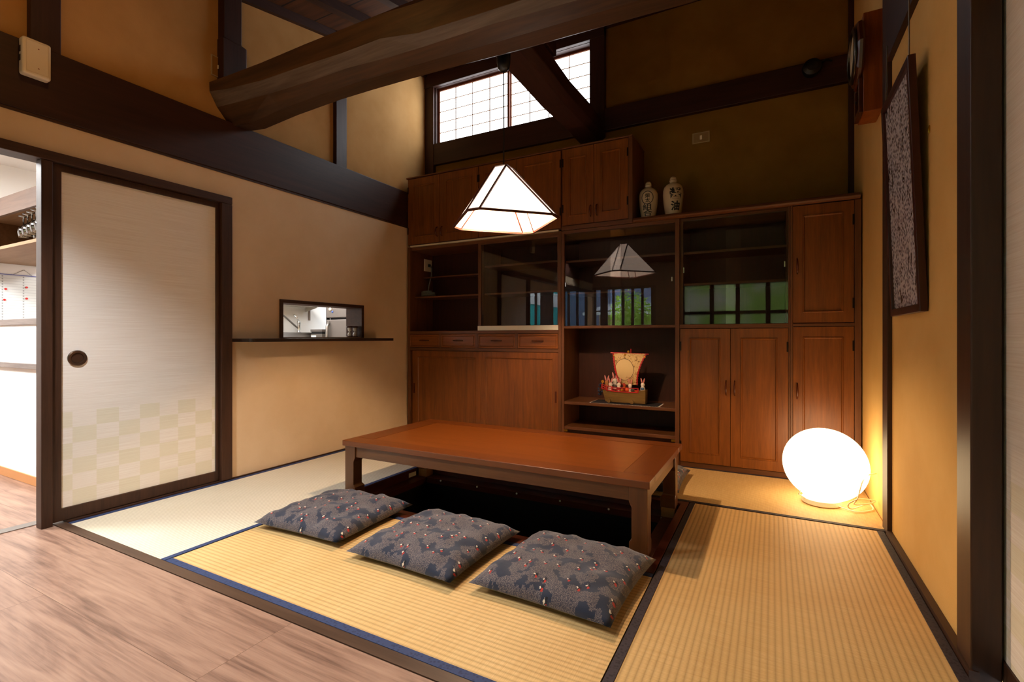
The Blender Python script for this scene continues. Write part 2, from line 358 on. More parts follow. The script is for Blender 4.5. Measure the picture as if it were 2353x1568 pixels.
for p in lg_.data.polygons:
    if len(p.vertices) == 4 and {v % 9 for v in p.vertices} == {1, 2}: p.material_index = 1
struct(lg_, 'massive bowed hewn log beam crossing the room overhead', 'beam')
m = MB(); rings = []
for y in (2.3, 2.7, 3.1, 3.5, 3.9, 4.37):
    d = .012 * math.sin(y * 5)
    rings.append([(-1.585, y, 2.815 + d), (-1.40, y, 2.80 + d), (-1.345, y, 2.84 + d), (-1.345 + d, y, 2.955), (-1.42, y, 3.03), (-1.58, y, 3.05), (-1.61, y, 2.97)])
m.loft(rings); struct(m.build('cross_beam', BEAM['Y'], bev=.006), 'dark beam running from under the log to the back wall', 'beam')
struct(bx(-1.60, -1.335, 2.96, 3.18, 2.98, roofz(3.0)).build('post', BEAM['Z'], bev=.006), 'short dark post standing on the cross beam below the roof', 'post')

# ---------------------------------------------------------------- high paper window
W = thing('window_1', 'bright high paper lattice window in the back wall', 'window', (-2.384, YB, 3.44), None, 'structure')
SASH = wood('sash_wood', '#5a2d1c', '#8a4c34', 'X', .5, .3)
PAPER = emission('daylit_paper', '#f6fbff', 8.0)
MUNT = plain('muntin_wood', '#b08a68', .6)
m = MB(); m.frame(SY, (-3.299, -1.471, 3.111, 3.769), (-3.272, -1.495, 3.128, 3.752), YB - .02, YB + .09); m.build('window_frame', BEAM['X'], W)
for x0, x1, dy, nc in ((-3.272, -2.37, .03, 4), (-2.385, -1.495, .055, 4)):
    m = MB(); m.frame(SY, (x0, x1, 3.128, 3.752), (x0 + .022, x1 - .022, 3.150, 3.728), YB + dy - .012, YB + dy + .012); sash = m.build('sash', SASH, W)
    bx(x0 + .015, x1 - .015, YB + dy + .002, YB + dy + .006, 3.14, 3.74).build('paper', PAPER, sash)
    m = MB()
    us = [x0 + .022 + (x1 - x0 - .044) * k / nc for k in range(nc + 1)]; vs = [3.15 + .578 * k / 5 for k in range(6)]
    gu = []; gv = []
    for k, u in enumerate(us): gu += [u - .004, u + .004]
    for k, v in enumerate(vs): gv += [v - .0036, v + .0036]
    holes = [(gu[2 * i + 1], gu[2 * i + 2], gv[2 * j + 1], gv[2 * j + 2]) for i in range(nc) for j in range(5)]
    m.grid(SY, gu, gv, holes, YB + dy - .006, YB + dy + .0015); m.build('lattice', MUNT, sash)

# ---------------------------------------------------------------- left sliding door, lintel, jambs
struct(bx(-3.46, -3.335, -1.996, 2.098, 1.928, 1.978).build('lintel', TRIM['Y'], bev=.003), 'dark lintel over the sliding door on the left wall', 'lintel')
struct(bx(-3.46, -3.335, 2.022, 2.098, .008, 1.926).build('jamb', TRIM['Z'], bev=.003), 'dark jamb at the right edge of the sliding door', 'jamb')
struct(bx(-3.405, -3.34, 1.085, 1.132, .0, 1.926).build('jamb', TRIM['Z'], bev=.003), 'dark post between kitchen doorway and sliding door', 'jamb')
D = thing('door_1', 'cream paper sliding door with pale green checks on the left wall', 'sliding door', (-3.385, 1.6, 0), None, 'structure')
m = MB(); m.frame(SX, (1.134, 2.022, .012, 1.925), (1.175, 2.0, .078, 1.89), -3.40, -3.362); m.build('door_frame', TRIM['Z'], D, bev=.002)
bx(-3.392, -3.374, 1.17, 2.005, .07, 1.895).build('paper_panel', fusuma_mat(), D)
pc = (-3.374, 1.245, .884)
m = MB(); m.lathe(pc, [(.026, 0), (.026, .001), (.029, .008), (.038, .009), (.043, .006), (.043, 0)], 32, 'X'); hp = m.build('finger_pull', plain('antique_bronze', '#5d4a3d', .3, .8), D, smooth=False)
m = MB(); m.lathe(pc, [(.0005, .0015), (.0262, .0015), (.0262, .003), (.0005, .003)], 32, 'X'); m.build('pull_dish', plain('bronze_dish', '#4a3428', .4, .5), hp)

# right sliding panel in the foreground
D2 = thing('door_2', 'cream paper sliding panel at the right edge beyond the big post', 'sliding door', (.61, 1.4, 0), None, 'structure')
m = MB(); m.frame(SX, (.9, 1.965, .0, 2.05), (.94, 1.93, .06, 2.01), .593, .619); m.build('door_frame', TRIM['Z'], D2)
bx(.599, .612, .935, 1.935, .05, 2.02).build('paper_panel', fusuma_mat(True), D2)

# ---------------------------------------------------------------- hall front wall (behind the camera, seen mirrored in the cabinet glass)
g = MB(); g.grid(SX if False else SY, [-6.1, -4.95, -2.05, -1.55, .35, .7], [0, .06, .8, 2.05, 2.62], [(-4.95, -2.05, .8, 2.05), (-1.55, .35, .06, 2.05)], -2.1, -2.0)
struct(g.build('wall_front', plaster('hall_plaster', '#8a6a4c', '#9a7a58')), 'brown plaster front wall of the hall behind the viewer', 'wall')
struct(bx(-6.1, -6.0, -2.0, 6.1, 0, 2.5).build('wall_hall_end', WHITE), 'white end wall of the hall', 'wall')
W2 = thing('window_2', 'dark vertical lattice window mirrored in the cabinet glass', 'window', (-3.5, -2.05, 1.4), None, 'structure')
m = MB(); m.frame(SY, (-4.95, -2.05, .8, 2.05), (-4.9, -2.1, .85, 2.0), -2.09, -2.0); m.build('window_frame', BEAM['X'], W2)
for k in range(14):
    x = -4.72 + .2 * k
    if -4.65 < x < -4.25: continue
    hw = .075 if k == 8 else .025
    bx(x - hw, x + hw, -2.07, -2.03, .85, 2.0).build('bar', BEAM['Z'], W2)
bx(-4.60, -4.30, -2.075, -2.025, .85, 2.0).build('wide_post', BEAM['Z'], W2)
D3 = thing('door_3', 'grid door with frosted panes mirrored in the right cabinet glass', 'door', (-.6, -2.05, 0), None, 'structure')
m = MB(); gu = [-1.55, -1.5]; 
for x in (-1.0, -.55, -.05): gu += [x - .035, x + .035]
gu += [.3, .35]; gv = [.06, .12, .72, .76, 1.44, 1.49, 2.0, 2.05]
m.grid(SY, gu, gv, [(gu[2 * i + 1], gu[2 * i + 2], gv[2 * j + 1], gv[2 * j + 2]) for i in range(4) for j in range(3)], -2.08, -2.04); m.build('door_grid', BEAM['Z'], D3)
t = NT('frosted_glass'); tl = t.n('ShaderNodeBsdfTranslucent'); v = t.coord(); n = t.noise(v, 1.6, 2)
t.l(t.ramp(n, [(.38, srgb('#b3b2a6')), (.6, srgb('#98a874'))]), tl.inputs[0]); t.l(tl.outputs[0], t.out.inputs[0])
bx(-1.52, .32, -2.063, -2.057, .08, 2.03).build('frosted_pane', t.m, D3)

# outdoors beyond the lattice window
H = thing('neighbor_house', 'low house with grey tiled roof outside the lattice window', 'house', (-3.6, -7, 0))
bx(-4.7, 1.5, -9.5, -6.6, -.2, 1.72).build('house_wall', plaster('house_wall_plaster', '#c9a78f', '#d6b49a'), H)
m = MB()
n = 14
m.loft([[(x, -6.1 - 1.9 * k / n, 1.76 + .52 * k / n + dz) for x in (-5.0 + .9 * k / n, 2.0)] + [(x, -6.1 - 1.9 * k / n, 1.70 + .52 * k / n) for x in (2.0, -5.0 + .9 * k / n)] for k in range(n + 1) for dz in (.03, .0)])
m.build('tiled_roof', plain('roof_tile', '#5e6b7d', .5), H)
bx(-5.05, 2.05, -6.14, -6.08, 1.66, 1.75).build('gutter', plain('gutter_white', '#d6dadd', .5), H)
o = bx(-8, 3, -11, -10, -.2, 6).build('slate_building', plain('slate_siding', '#6d7592', .7)); tag(o, 'tall slate blue building behind the neighbour house', 'building')
T = thing('turquoise_building', 'turquoise sided building with a grey downpipe outside', 'building', (-9.5, -6, 0))
bx(-12.5, -7.05, -9, -4.6, -.2, 4).build('siding', plain('turquoise_siding', '#2fb7b4', .5), T)
bx(-7.05, -7.0, -9, -4.6, 2.1, 2.6).build('fascia', WHITE, T)
bx(-7.06, -6.99, -5.9, -5.82, -.2, 2.1).build('corner_pipe', bpy.data.materials.get('downpipe_grey') or plain('downpipe_grey', '#9aa0a4', .5), T)
m = MB(); m.tube([(-7.6, -4.5, -.2), (-7.6, -4.5, 1.6), (-7.4, -4.5, 1.85), (-7.1, -4.5, 1.95)], .06); m.build('downpipe', bpy.data.materials['downpipe_grey'], T)
tr = thing('garden_tree', 'leafy green tree outside the lattice window', 'tree', (-3.2, -4.6, -.2))
m = MB(); m.tube([(-3.2, -4.6, -.2), (-3.25, -4.6, .8), (-3.15, -4.65, 1.9)], [.06, .05, .02]); m.build('trunk', BEAM['Z'], tr)
m = MB()
for k in range(2600):
    a, b, r = random.uniform(0, 6.283), random.uniform(-1, 1), random.random() ** .4
    c = Vector((-3.2 + .62 * r * math.cos(a) * math.sqrt(1 - b * b), -4.6 + .6 * r * math.sin(a), 1.25 + .95 * r * b)); q = Vector((random.uniform(-1, 1), random.uniform(-1, 1), random.uniform(-1, 1))).normalized(); p = q.orthogonal().normalized()
    m.add([c - q * .05, c + p * .026, c + q * .05, c - p * .026], [(0, 1, 2, 3)])
fo = m.build('foliage', plain('leaf', '#b4d65a', .6), tr); fo['kind'] = 'stuff'
o = bx(-14, 6, -14, -2.1, -.3, -.2).build('ground_outside', plain('gravel', '#9b958a', .9)); struct(o, 'pale ground outside the house', 'ground')

# ---------------------------------------------------------------- tatami
def tatami_mat(name, axis, a, b):
    # ribs run along `axis`
    t = NT(name); tc = t.n('ShaderNodeTexCoord'); sp = t.n('ShaderNodeSeparateXYZ'); t.l(tc.outputs['Object'], sp.inputs[0])
    u, v = (sp.outputs[1], sp.outputs[0]) if axis == 'X' else (sp.outputs[0], sp.outputs[1])
    rib = t.math('SINE', t.math('MULTIPLY', u, 2 * math.pi / .0215)); rib = t.math('POWER', t.math('ABSOLUTE', t.math('MULTIPLY_ADD', rib, .5, .5)), .4)
    straw = t.math('SINE', t.math('MULTIPLY', v, 2 * math.pi / .006))
    m1 = t.coord((6, 160, 1) if axis == 'Y' else (160, 6, 1)); n1 = t.noise(m1, 1.2, 3, .6)
    m2 = t.coord((1, 1, 1)); n2 = t.noise(m2, 2.2, 3, .6)
    c = t.ramp(t.math('MULTIPLY_ADD', n1, .6, t.math('MULTIPLY', n2, .4)), [(.3, srgb(a)), (.7, srgb(b))])
    c = t.mix(t.math('MULTIPLY', t.math('SUBTRACT', 1, rib), .45), c, srgb('#7d5a2a'))
    h = t.math('MULTIPLY_ADD', straw, .12, rib)
    t.bsdf(c, .55, 0, .3, t.bump(h, .35, .002)); return t.m
TAT = {a: tatami_mat('tatami_weave_' + a, a, '#cca366', '#e2c086') for a in 'XY'}
TAT_SHEEN = tatami_mat('tatami_weave_sheen', 'Y', '#dcd2ba', '#e9e1cc')  # same tatami with its whitish sheen painted in as a paler colour
t = NT('navy_border_cloth'); ck = t.n('ShaderNodeTexVoronoi'); t.l(t.coord((1, 1, 1)), ck.inputs[0]); ck.inputs['Scale'].default_value = 90
t.bsdf(t.ramp(ck.outputs['Distance'], [(.2, srgb('#25304e')), (.5, srgb('#323f63'))]), .7, 0, .3); NAVY = t.m
t = NT('dark_border_cloth'); ck = t.n('ShaderNodeTexVoronoi'); t.l(t.coord((1, 1, 1)), ck.inputs[0]); ck.inputs['Scale'].default_value = 90
t.bsdf(t.ramp(ck.outputs['Distance'], [(.2, srgb('#231d20')), (.5, srgb('#383036'))]), .7, 0, .3); DKB = t.m
def tatami(label, x0, x1, y0, y1, axis, mat, bmat):
    T = thing('tatami_mat', label, 'tatami mat', ((x0 + x1) / 2, (y0 + y1) / 2, -.055), 'tatami mats')
    bw = .032; g = .0015
    bx(x0 + g, x1 - g, y0 + g, y1 - g, -.055, -.0015).build('woven_surface', mat, T)
    if axis == 'Y': rs = ((x0 + g, x0 + bw, y0 + g, y1 - g), (x1 - bw, x1 - g, y0 + g, y1 - g))
    else: rs = ((x0 + g, x1 - g, y0 + g, y0 + bw), (x0 + g, x1 - g, y1 - bw, y1 - g))
    for r in rs: bx(r[0], r[1], r[2], r[3], -.02, .0008).build('cloth_border', bmat, T, bev=.0008)
tatami('tatami mat with pale painted sheen along the left wall below the sliding door', -3.345, -2.397, 1.195, 3.108, 'Y', TAT_SHEEN, NAVY)
tatami('tatami mat in front of the table carrying the three cushions', -2.395, -.437, 1.195, 2.098, 'X', TAT['X'], NAVY)
tatami('tatami mat along the right wall in the foreground', -.435, .513, 1.195, 3.108, 'Y', TAT['Y'], DKB)
tatami('tatami mat under the glowing floor lamp before the cabinets', -1.415, .535, 3.112, 3.966, 'X', TAT['X'], DKB)
tatami('tatami mat mostly hidden behind the left half of the table', -3.345, -1.418, 3.112, 3.966, 'X', TAT_SHEEN, NAVY)

# sunken pit under the table
P = thing('leg_pit', 'black sunken leg pit with wooden rim under the low table', 'pit', (-1.416, 2.6, -.6), None, 'structure')
PITW = wood('pit_rim_wood', '#3a160c', '#5a2615', 'X', .3, .5)
PITL = wood('pit_rim_light_wood', '#8a5c34', '#a87647', 'Y', .5, .3)
x0, x1, y0, y1 = -2.393, -.438, 2.101, 3.109
m = MB(); m.frame(SZ, (x0, x1, y0, y1), (x0 + .004, x1 - .042, y0 + .05, y1 - .05), -.0605, .0); m.build('pit_rim', PITW, P, bev=.002)
m = MB(); m.frame(SZ, (x0, x1, y0, y1), (-2.30, -.57, 2.32, 2.953), -.10, -.0605); m.build('pit_ledge', PITW, P)
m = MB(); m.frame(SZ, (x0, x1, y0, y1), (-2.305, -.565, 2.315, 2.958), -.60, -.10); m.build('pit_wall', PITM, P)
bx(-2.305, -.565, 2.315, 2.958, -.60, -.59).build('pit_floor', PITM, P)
for xs in (-2.21, -1.884, -1.559, -1.233, -.901, -.572):
    m = MB(); m.ball((xs * .977 - .01, 2.950, -.068), .007, .006, .007, 8, 6); m.build('screw', plain('screw_glint_white', '#f4faf8', .3, 0), P, smooth=True)  # near-white colour stands in for the glint of the screw heads
bx(-2.3885, -2.384, 2.85, 2.93, -.05, -.02).build('latch', IVORY, P)

# ---------------------------------------------------------------- low table
T = thing('low_table', 'long low reddish brown wooden table over the sunken pit', 'table', (-1.432, 2.68, -.06))
tx0, tx1, ty0, ty1, tz = -2.40, -.482, 2.222, 3.125, .347
mt = MB(); rl = .115
def trap(ps, z0, z1):
    return MB().loft([[(x, y, z0) for x, y in ps], [(x, y, z1) for x, y in ps]])
a0, a1, b0, b1 = tx0, tx1, ty0, ty1; c0, c1, d0, d1 = tx0 + .235, tx1 - .2, ty0 + rl, ty1 - rl
trap([(a0, b0), (a1, b0), (c1 + .085, d0), (c0 - .12, d0)], tz - .034, tz)
tz0 = tz - .034
trap([(a0, b0), (a1, b0), (a1, d0), (a0, d0)], tz0, tz).build('front_rail', RAIL['X'], T, bev=.003)
trap([(a0, d1), (a1, d1), (a1, b1), (a0, b1)], tz0, tz).build('back_rail', RAIL['X'], T, bev=.003)
trap([(a0, d0), (a0 + .15, d0), (a0 + .15, d1), (a0, d1)], tz0, tz).build('end_rail', RAIL['Y'], T, bev=.003)
trap([(a1 - .15, d0), (a1, d0), (a1, d1), (a1 - .15, d1)], tz0, tz).build('end_rail', RAIL['Y'], T, bev=.003)
bx(a0 + .151, a1 - .151, d0 + .001, d1 - .001, tz0, tz - .0015).build('top_panel', TABIN, T)
lw = .085; ins = .012
for sx in (0, 1):
    for sy in (0, 1):
        lx0 = tx0 + ins if sx == 0 else tx1 - ins - lw; ly0 = ty0 + ins if sy == 0 else 3.04 - lw
        ix = 1 if sx == 0 else -1; iy = 1 if sy == 0 else -1
        ox = lx0 if sx == 0 else lx0 + lw; oy = ly0 if sy == 0 else ly0 + lw
        m = MB(); rings = []
        # inner faces scalloped: full at top and foot, thinner between
        for z, w_ in ((-.004, lw), (.055, lw), (.063, lw - .006), (.07, lw - .012), (.215, lw - .012), (.232, lw - .004), (.24, lw), (tz0, lw)):
            rings.append([(ox, oy, z), (ox + ix * w_, oy, z), (ox + ix * w_, oy + iy * w_, z), (ox, oy + iy * w_, z)])
        m.loft(rings); lg = m.build('leg', TABLE['Z'], T, bev=.003)
        bx(ox + ix * .004, ox + ix * (lw - .004), oy + iy * .004, oy + iy * (lw - .004), -.06, -.004).build('foot_block', PITL, lg)
        
ap = .245
bx(tx0 + ins + lw - .01, tx1 - ins - lw + .01, ty0 + .022, ty0 + .045, ap, tz0).build('apron', TABLE['X'], T)
bx(tx0 + ins + lw - .01, tx1 - ins - lw + .01, 3.0, 3.023, ap, tz0).build('apron', TABLE['X'], T)
bx(tx0 + .022, tx0 + .045, ty0 + ins + lw - .01, 3.04 - lw + .01, ap, tz0).build('apron', TABLE['Y'], T)
bx(tx1 - .045, tx1 - .022, ty0 + ins + lw - .01, 3.04 - lw + .01, ap, tz0).build('apron', TABLE['Y'], T)

# ---------------------------------------------------------------- floor cushions
def cushion_mat():
    t = NT('crane_print_cloth'); v = t.coord()
    sn = t.n('ShaderNodeVectorMath', operation='SNAP'); t.l(v, sn.inputs[0]); sn.inputs[1].default_value = (.006, .004, .5)
    n = t.noise(sn.outputs[0], 14, 2, .5); patch = t.math('GREATER_THAN', n, .54)
    vo = t.n('ShaderNodeTexVoronoi'); t.l(v, vo.inputs[0]); vo.inputs['Scale'].default_value = 360
    dots = t.math('LESS_THAN', vo.outputs['Distance'], .42)
    base = t.mix(t.math('MULTIPLY', dots, .85), srgb('#3e3b45'), srgb('#80746d'))
    c = t.mix(patch, base, srgb('#262c3d'))
    def spots(scale, loc, hexc, rad):
        mp = t.coord((scale, scale * .75, .01), (0, 0, .5), loc); vv = t.n('ShaderNodeTexVoronoi', voronoi_dimensions='2D'); nz = t.n('ShaderNodeTexNoise'); t.l(v, nz.inputs[0]); nz.inputs['Scale'].default_value = 120; dv = t.n('ShaderNodeVectorMath', operation='MULTIPLY_ADD'); t.l(nz.outputs['Color'], dv.inputs[0]); dv.inputs[1].default_value = (.16, .16, 0); t.l(mp, dv.inputs[2]); t.l(dv.outputs[0], vv.inputs[0]); vv.inputs['Scale'].default_value = 1
        vv.inputs['Randomness'].default_value = 1.0
        return t.math('LESS_THAN', vv.outputs['Distance'], rad), srgb(hexc)
    for sc, loc, hx, rad in ((15, (.0, .0, 0), '#15161f', .12), (15, (.09, .03, 0), '#d9cdbb', .055), (15, (-.08, .05, 0), '#a82a20', .07)):
        f_, cc = spots(sc, loc, hx, rad); c = t.mix(f_, c, cc)
    t.bsdf(c, .8, 0, .2, t.bump(vo.outputs['Distance'], .15, .001), Sheen_Weight=.25); return t.m
CUSH = cushion_mat()
def cushion_mesh(seed, h=.098, half=.29):
    rnd = random.Random(seed); m = MB(); N = 28; top = {}; 
    ph = [rnd.uniform(0, 6.28) for _ in range(6)]
    def pos(i, j, s):
        a, b = 2 * i / N - 1, 2 * j / N - 1
        # sides bow inward, corners stay pointed
        x = half * a * (1 - .045 * (1 - b * b) * abs(a)); y = half * b * (1 - .045 * (1 - a * a) * abs(b))
        e = max(0, (1 - abs(a) ** 4)) ** .5 * max(0, (1 - abs(b) ** 4)) ** .5
        wr = .007 * math.sin(8 * a + ph[0] + 3 * b) * math.sin(6 * b + ph[1]) + .005 * math.sin(17 * a * b + ph[2]) + .003 * math.sin(23 * a + 9 * b + ph[3])
        dim = -.010 * math.exp(-((a) ** 2 + (b) ** 2) / .03)
        if s > 0: z = .034 + e * (h - .034 + wr + dim)
        else: z = .034 - e * .034
        return (x, y, z)
    for s in (1, -1):
        for j in range(N + 1):
            for i in range(N + 1):
                edge = i in (0, N) or j in (0, N); k = (i, j, 0 if edge else s)
                if k not in top: top[k] = len(m.v); m.v.append(pos(i, j, s))
    for s in (1, -1):
        for j in range(N):
            for i in range(N):
                q = [(i, j), (i + 1, j), (i + 1, j + 1), (i, j + 1)]; ids = []
                for (p, r) in q: ids.append(top[(p, r, 0 if p in (0, N) or r in (0, N) else s)])
                m.f.append(tuple(ids if s > 0 else reversed(ids)))
    return m
CUSHIONS = []
for k, (x, y, rz, lab) in enumerate(((-2.10, 1.91, 2, 'navy patterned floor cushion nearest the left wall, first of the row'),
        (-1.395, 1.87, -1.5, 'navy patterned floor cushion in the middle of the front row'),
        (-.745, 1.885, -3, 'navy patterned floor cushion by the front right table leg'),
        (-.80, 3.43, 1, 'navy patterned floor cushion half hidden behind the table'))):
    o = cushion_mesh(k + 3).build('floor_cushion', CUSH, None, smooth=True)
    o.location = (x, y, .001); o.rotation_euler.z = R(rz); tag(o, lab, 'cushion', 'floor cushions')

# ---------------------------------------------------------------- pendant lamp
lx, ly, lz0, lz1 = -1.44, 2.60, 1.70, 2.03
PL = thing('pendant_lamp', 'glowing paper pyramid pendant lamp above the low table', 'lamp', (lx, ly, lz0))
Rr, wv = .345, .041
rim = [(Rr, -wv), (Rr, wv), (wv, Rr), (-wv, Rr), (-Rr, wv), (-Rr, -wv), (-wv, -Rr), (wv, -Rr)]
tp = [(wv, -wv), (wv, wv), (wv, wv), (-wv, wv), (-wv, wv), (-wv, -wv), (-wv, -wv), (wv, -wv)]
t = NT('lit_shade_paper'); d_ = t.n('ShaderNodeBsdfDiffuse'); d_.inputs[0].default_value = srgb('#f6e6d0'); tl = t.n('ShaderNodeBsdfTranslucent'); tl.inputs[0].default_value = srgb('#fff0dc')
mx = t.n('ShaderNodeMixShader'); mx.inputs[0].default_value = .18; t.l(d_.outputs[0], mx.inputs[1]); t.l(tl.outputs[0], mx.inputs[2])
em = t.n('ShaderNodeEmission'); em.inputs[0].default_value = srgb('#fff0e6'); em.inputs[1].default_value = 1.05
ad = t.n('ShaderNodeAddShader'); t.l(mx.outputs[0], ad.inputs[0]); t.l(em.outputs[0], ad.inputs[1]); t.l(ad.outputs[0], t.out.inputs[0]); SHADE = t.m
LW = plain('lamp_frame_wood', '#4a1808', .5)
m = MB(); n8 = 8; th = .0015
vo = [(lx + x, ly + y, lz0) for x, y in rim] + [(lx + x, ly + y, lz1) for x, y in tp[:]]
m.add(vo, [(k, (k + 1) % 8, 8 + (k + 1) % 8, 8 + k) for k in (0, 2, 4, 6)] + [(k, (k + 1) % 8, 8 + k) for k in (1, 3, 5, 7)])
import bmesh
sh = m.build('lamp_shade', SHADE, PL)
b_ = bmesh.new(); b_.from_mesh(sh.data); bmesh.ops.remove_doubles(b_, verts=b_.verts, dist=1e-5); bmesh.ops.recalc_face_normals(b_, faces=b_.faces); b_.to_mesh(sh.data); b_.free()
k_ = sh.modifiers.new('thickness', 'SOLIDIFY'); k_.thickness = .0016
for k in range(8):
    p, q = rim[k], tp[k]
    m = MB(); m.tube([(lx + p[0], ly + p[1], lz0), (lx + q[0], ly + q[1], lz1 + .002)], .0065, 4); m.build('rib', LW, PL)
m = MB(); ro = [(x * 1.012, y * 1.012) for x, y in rim]; ri = [(x * .97, y * .97) for x, y in rim]
vs = [(lx + x, ly + y, z) for z in (lz0 - .006, lz0 + .006) for rr in (ro, ri) for x, y in rr]; fs = []
for k in range(8):
    j = (k + 1) % 8; fs += [(k, j, 8 + j, 8 + k), (16 + k, 24 + k, 24 + j, 16 + j), (k, 16 + k, 16 + j, j), (8 + k, 8 + j, 24 + j, 24 + k)]
m.add(vs, fs); m.build('rim', LW, PL)
m = MB(); m.box(lx - wv - .003, lx + wv + .003, ly - wv - .003, ly + wv + .003, lz1, lz1 + .006); m.build('cap', plain('lamp_cap', '#c9c0d0', .5), PL)
m = MB(); m.ball((lx, ly, 1.885), .032, .032, .038); m.build('bulb', emission('bulb_glow', '#ffd7ab', 2500), PL, smooth=True)
m = MB(); m.tube([(lx, ly, lz1 + .004), (lx + .001, ly, 2.3), (lx, ly, 2.625)], .0042, 8); m.build('cord', BLACK, PL)
m = MB(); m.lathe((lx, ly, 2.62), [(.004, 0), (.022, .004), (.036, .02), (.042, .05), (.043, .135), (.036, .142), (.002, .143)], 24); m.build('cord_cup', plain('cup_black', '#14171a', .35), PL, smooth=True)
m = MB(); m.tube([(lx - .02, ly, 2.745), (lx - .12, ly - .03, 2.80), (lx - .24, ly - .25, 2.86)], .004, 6); m.build('feed_wire', BLACK, PL)
m = MB(); m.tube([(lx, ly, 2.762), (lx, ly, 2.80)], .006, 6); m.build('hook', BLACK, PL)

# ---------------------------------------------------------------- egg shaped floor lamp
FX, FY = .282, 3.50
FL = thing('floor_lamp', 'glowing white egg shaped floor lamp in the right corner', 'lamp', (FX, FY, 0))
m = MB(); m.lathe((FX - .015, FY - .03, .001), [(.002, 0), (.098, 0), (.104, .006), (.102, .03), (.002, .034)], 36); m.build('lamp_base', plain('lamp_base_white', '#ece2d4', .4), FL, smooth=False)
tilt = Matrix.Rotation(R(14), 3, 'Y') @ Matrix.Rotation(R(-4), 3, 'X')
m = MB(); m.ball((FX + .004, FY, .227), .226, .226, .216, 40, 26, Matrix.Rotation(R(24), 3, Vector((-math.sin(R(28)), math.cos(R(28)), 0)))); m.build('globe', emission('globe_glow', '#ffd9a4', 6.3), FL, smooth=True)
WIRE = plain('white_cable', '#efe2cc', .4)
m = MB(); m.tube([(FX - .10, FY - .08, .03), (FX - .135, FY - .10, .055), (FX - .12, FY - .09, .09)], .004); m.build('lead_loop', WIRE, FL, smooth=True)
def wire(name, pts, r, label):
    m = MB(); P = [Vector(p) for p in pts]; path = []
    for i in range(len(P) - 1):
        p0, p1, p2, p3 = P[max(i - 1, 0)], P[i], P[i + 1], P[min(i + 2, len(P) - 1)]
        for k in range(6):
            u = k / 6; path.append(.5 * ((2 * p1) + (p2 - p0) * u + (2 * p0 - 5 * p1 + 4 * p2 - p3) * u * u + (3 * p1 - p0 - 3 * p2 + p3) * u ** 3))
    path.append(P[-1]); m.tube(path, r, 8); return m
m = wire('c', [(FX + .06, FY - .09, .012), (FX + .13, FY - .13, .006), (FX + .17, FY - .12, .005), (FX + .235, FY - .05, .006), (FX + .22, FY + .0, .02), (FX + .12, FY - .17, .03), (FX + .10, FY - .20, .06), (FX + .14, FY - .19, .09),
         (FX + .20, FY - .10, .075), (FX + .245, FY - .06, .06), (FX + .2, FY - .12, .055), (FX + .13, FY - .18, .06), (FX + .145, FY - .19, .1), (FX + .17, FY - .15, .18), (FX + .2, FY - .10, .21), (FX + .252, FY - .04, .215)], .0035, '')
m.build('power_cord', WIRE, FL, smooth=True)

# ---------------------------------------------------------------- cabinets
YF, YK = 3.97, YB - .004
def panel_door(name, parent, x0, x1, z0, z1, sw=.085, mat=None, y=YF, rail=.075, th=.022):
    m = MB(); r0 = (x0, x1, z0, z1); q = (x0 + sw, x1 - sw, z0 + rail, z1 - rail)
    rc = lambda r, d, e=0: (r[0] + e, r[1] - e, r[2] + e, r[3] - e, d)
    m.nested(SY, [rc(r0, y + th), rc(r0, y + .0015), rc(r0, y, .0015), rc(q, y), rc(q, y - .004, .003), rc(q, y - .004, .008), rc(q, y + .006, .014), rc(q, y + .006, .018)])
    return m.build(name, mat or CAB['Z'], parent)
def pull(parent, x, z, vert=True, L=.10):
    m = MB(); P = []; rr = []
    for k in range(9):
        u = k / 8 - .5; P.append((x, YF - .004 - .026 * (1 - (2 * u) ** 2) ** .5 * 1 if abs(u) < .5 else YF + .002, z + L * u) if vert else (x + L * u, YF - .004 - .022 * (1 - (2 * u) ** 2) ** .5 if abs(u) < .5 else YF + .002, z)); rr.append(.0075 - .003 * abs(2 * u))
    m.tube(P, rr, 8); return m.build('handle', PULL, parent, smooth=True)
def hinge(parent, x, z):
    m = MB(); m.box(x - .006, x + .006, YF - .003, YF + .004, z - .035, z + .035); return m.build('hinge', plain('hinge_dark', '#22140c', .4, .6) if 'hinge_dark' not in bpy.data.materials else bpy.data.materials['hinge_dark'], parent)
GLASS = glass('cabinet_glass')
def carcass(U, x0, x1, z0, z1, t=.022, inner=CABI, sides=True, top=True, bot=True):
    if sides:
        for xa in (x0, x1 - t): bx(xa, xa + t, YF + (.0225), YK, z0, z1).build('side_panel', CABD['Z'], U)
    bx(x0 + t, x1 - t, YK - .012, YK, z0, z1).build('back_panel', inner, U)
    if top: bx(x0 + t, x1 - t, YF + .0225, YK - .012, z1 - t, z1).build('top_board', CABD['X'], U)
    if bot: bx(x0 + t, x1 - t, YF + .0225, YK - .012, z0, z0 + t).build('bottom_board', CABD['X'], U)
def stile(U, x0, x1, z0, z1, y=YF - .002, ax='Z', d=.026): return bx(x0, x1, y, y + d, z0, z1).build('face_stile' if ax == 'Z' else 'face_rail', CABD[ax], U, bev=.0015)

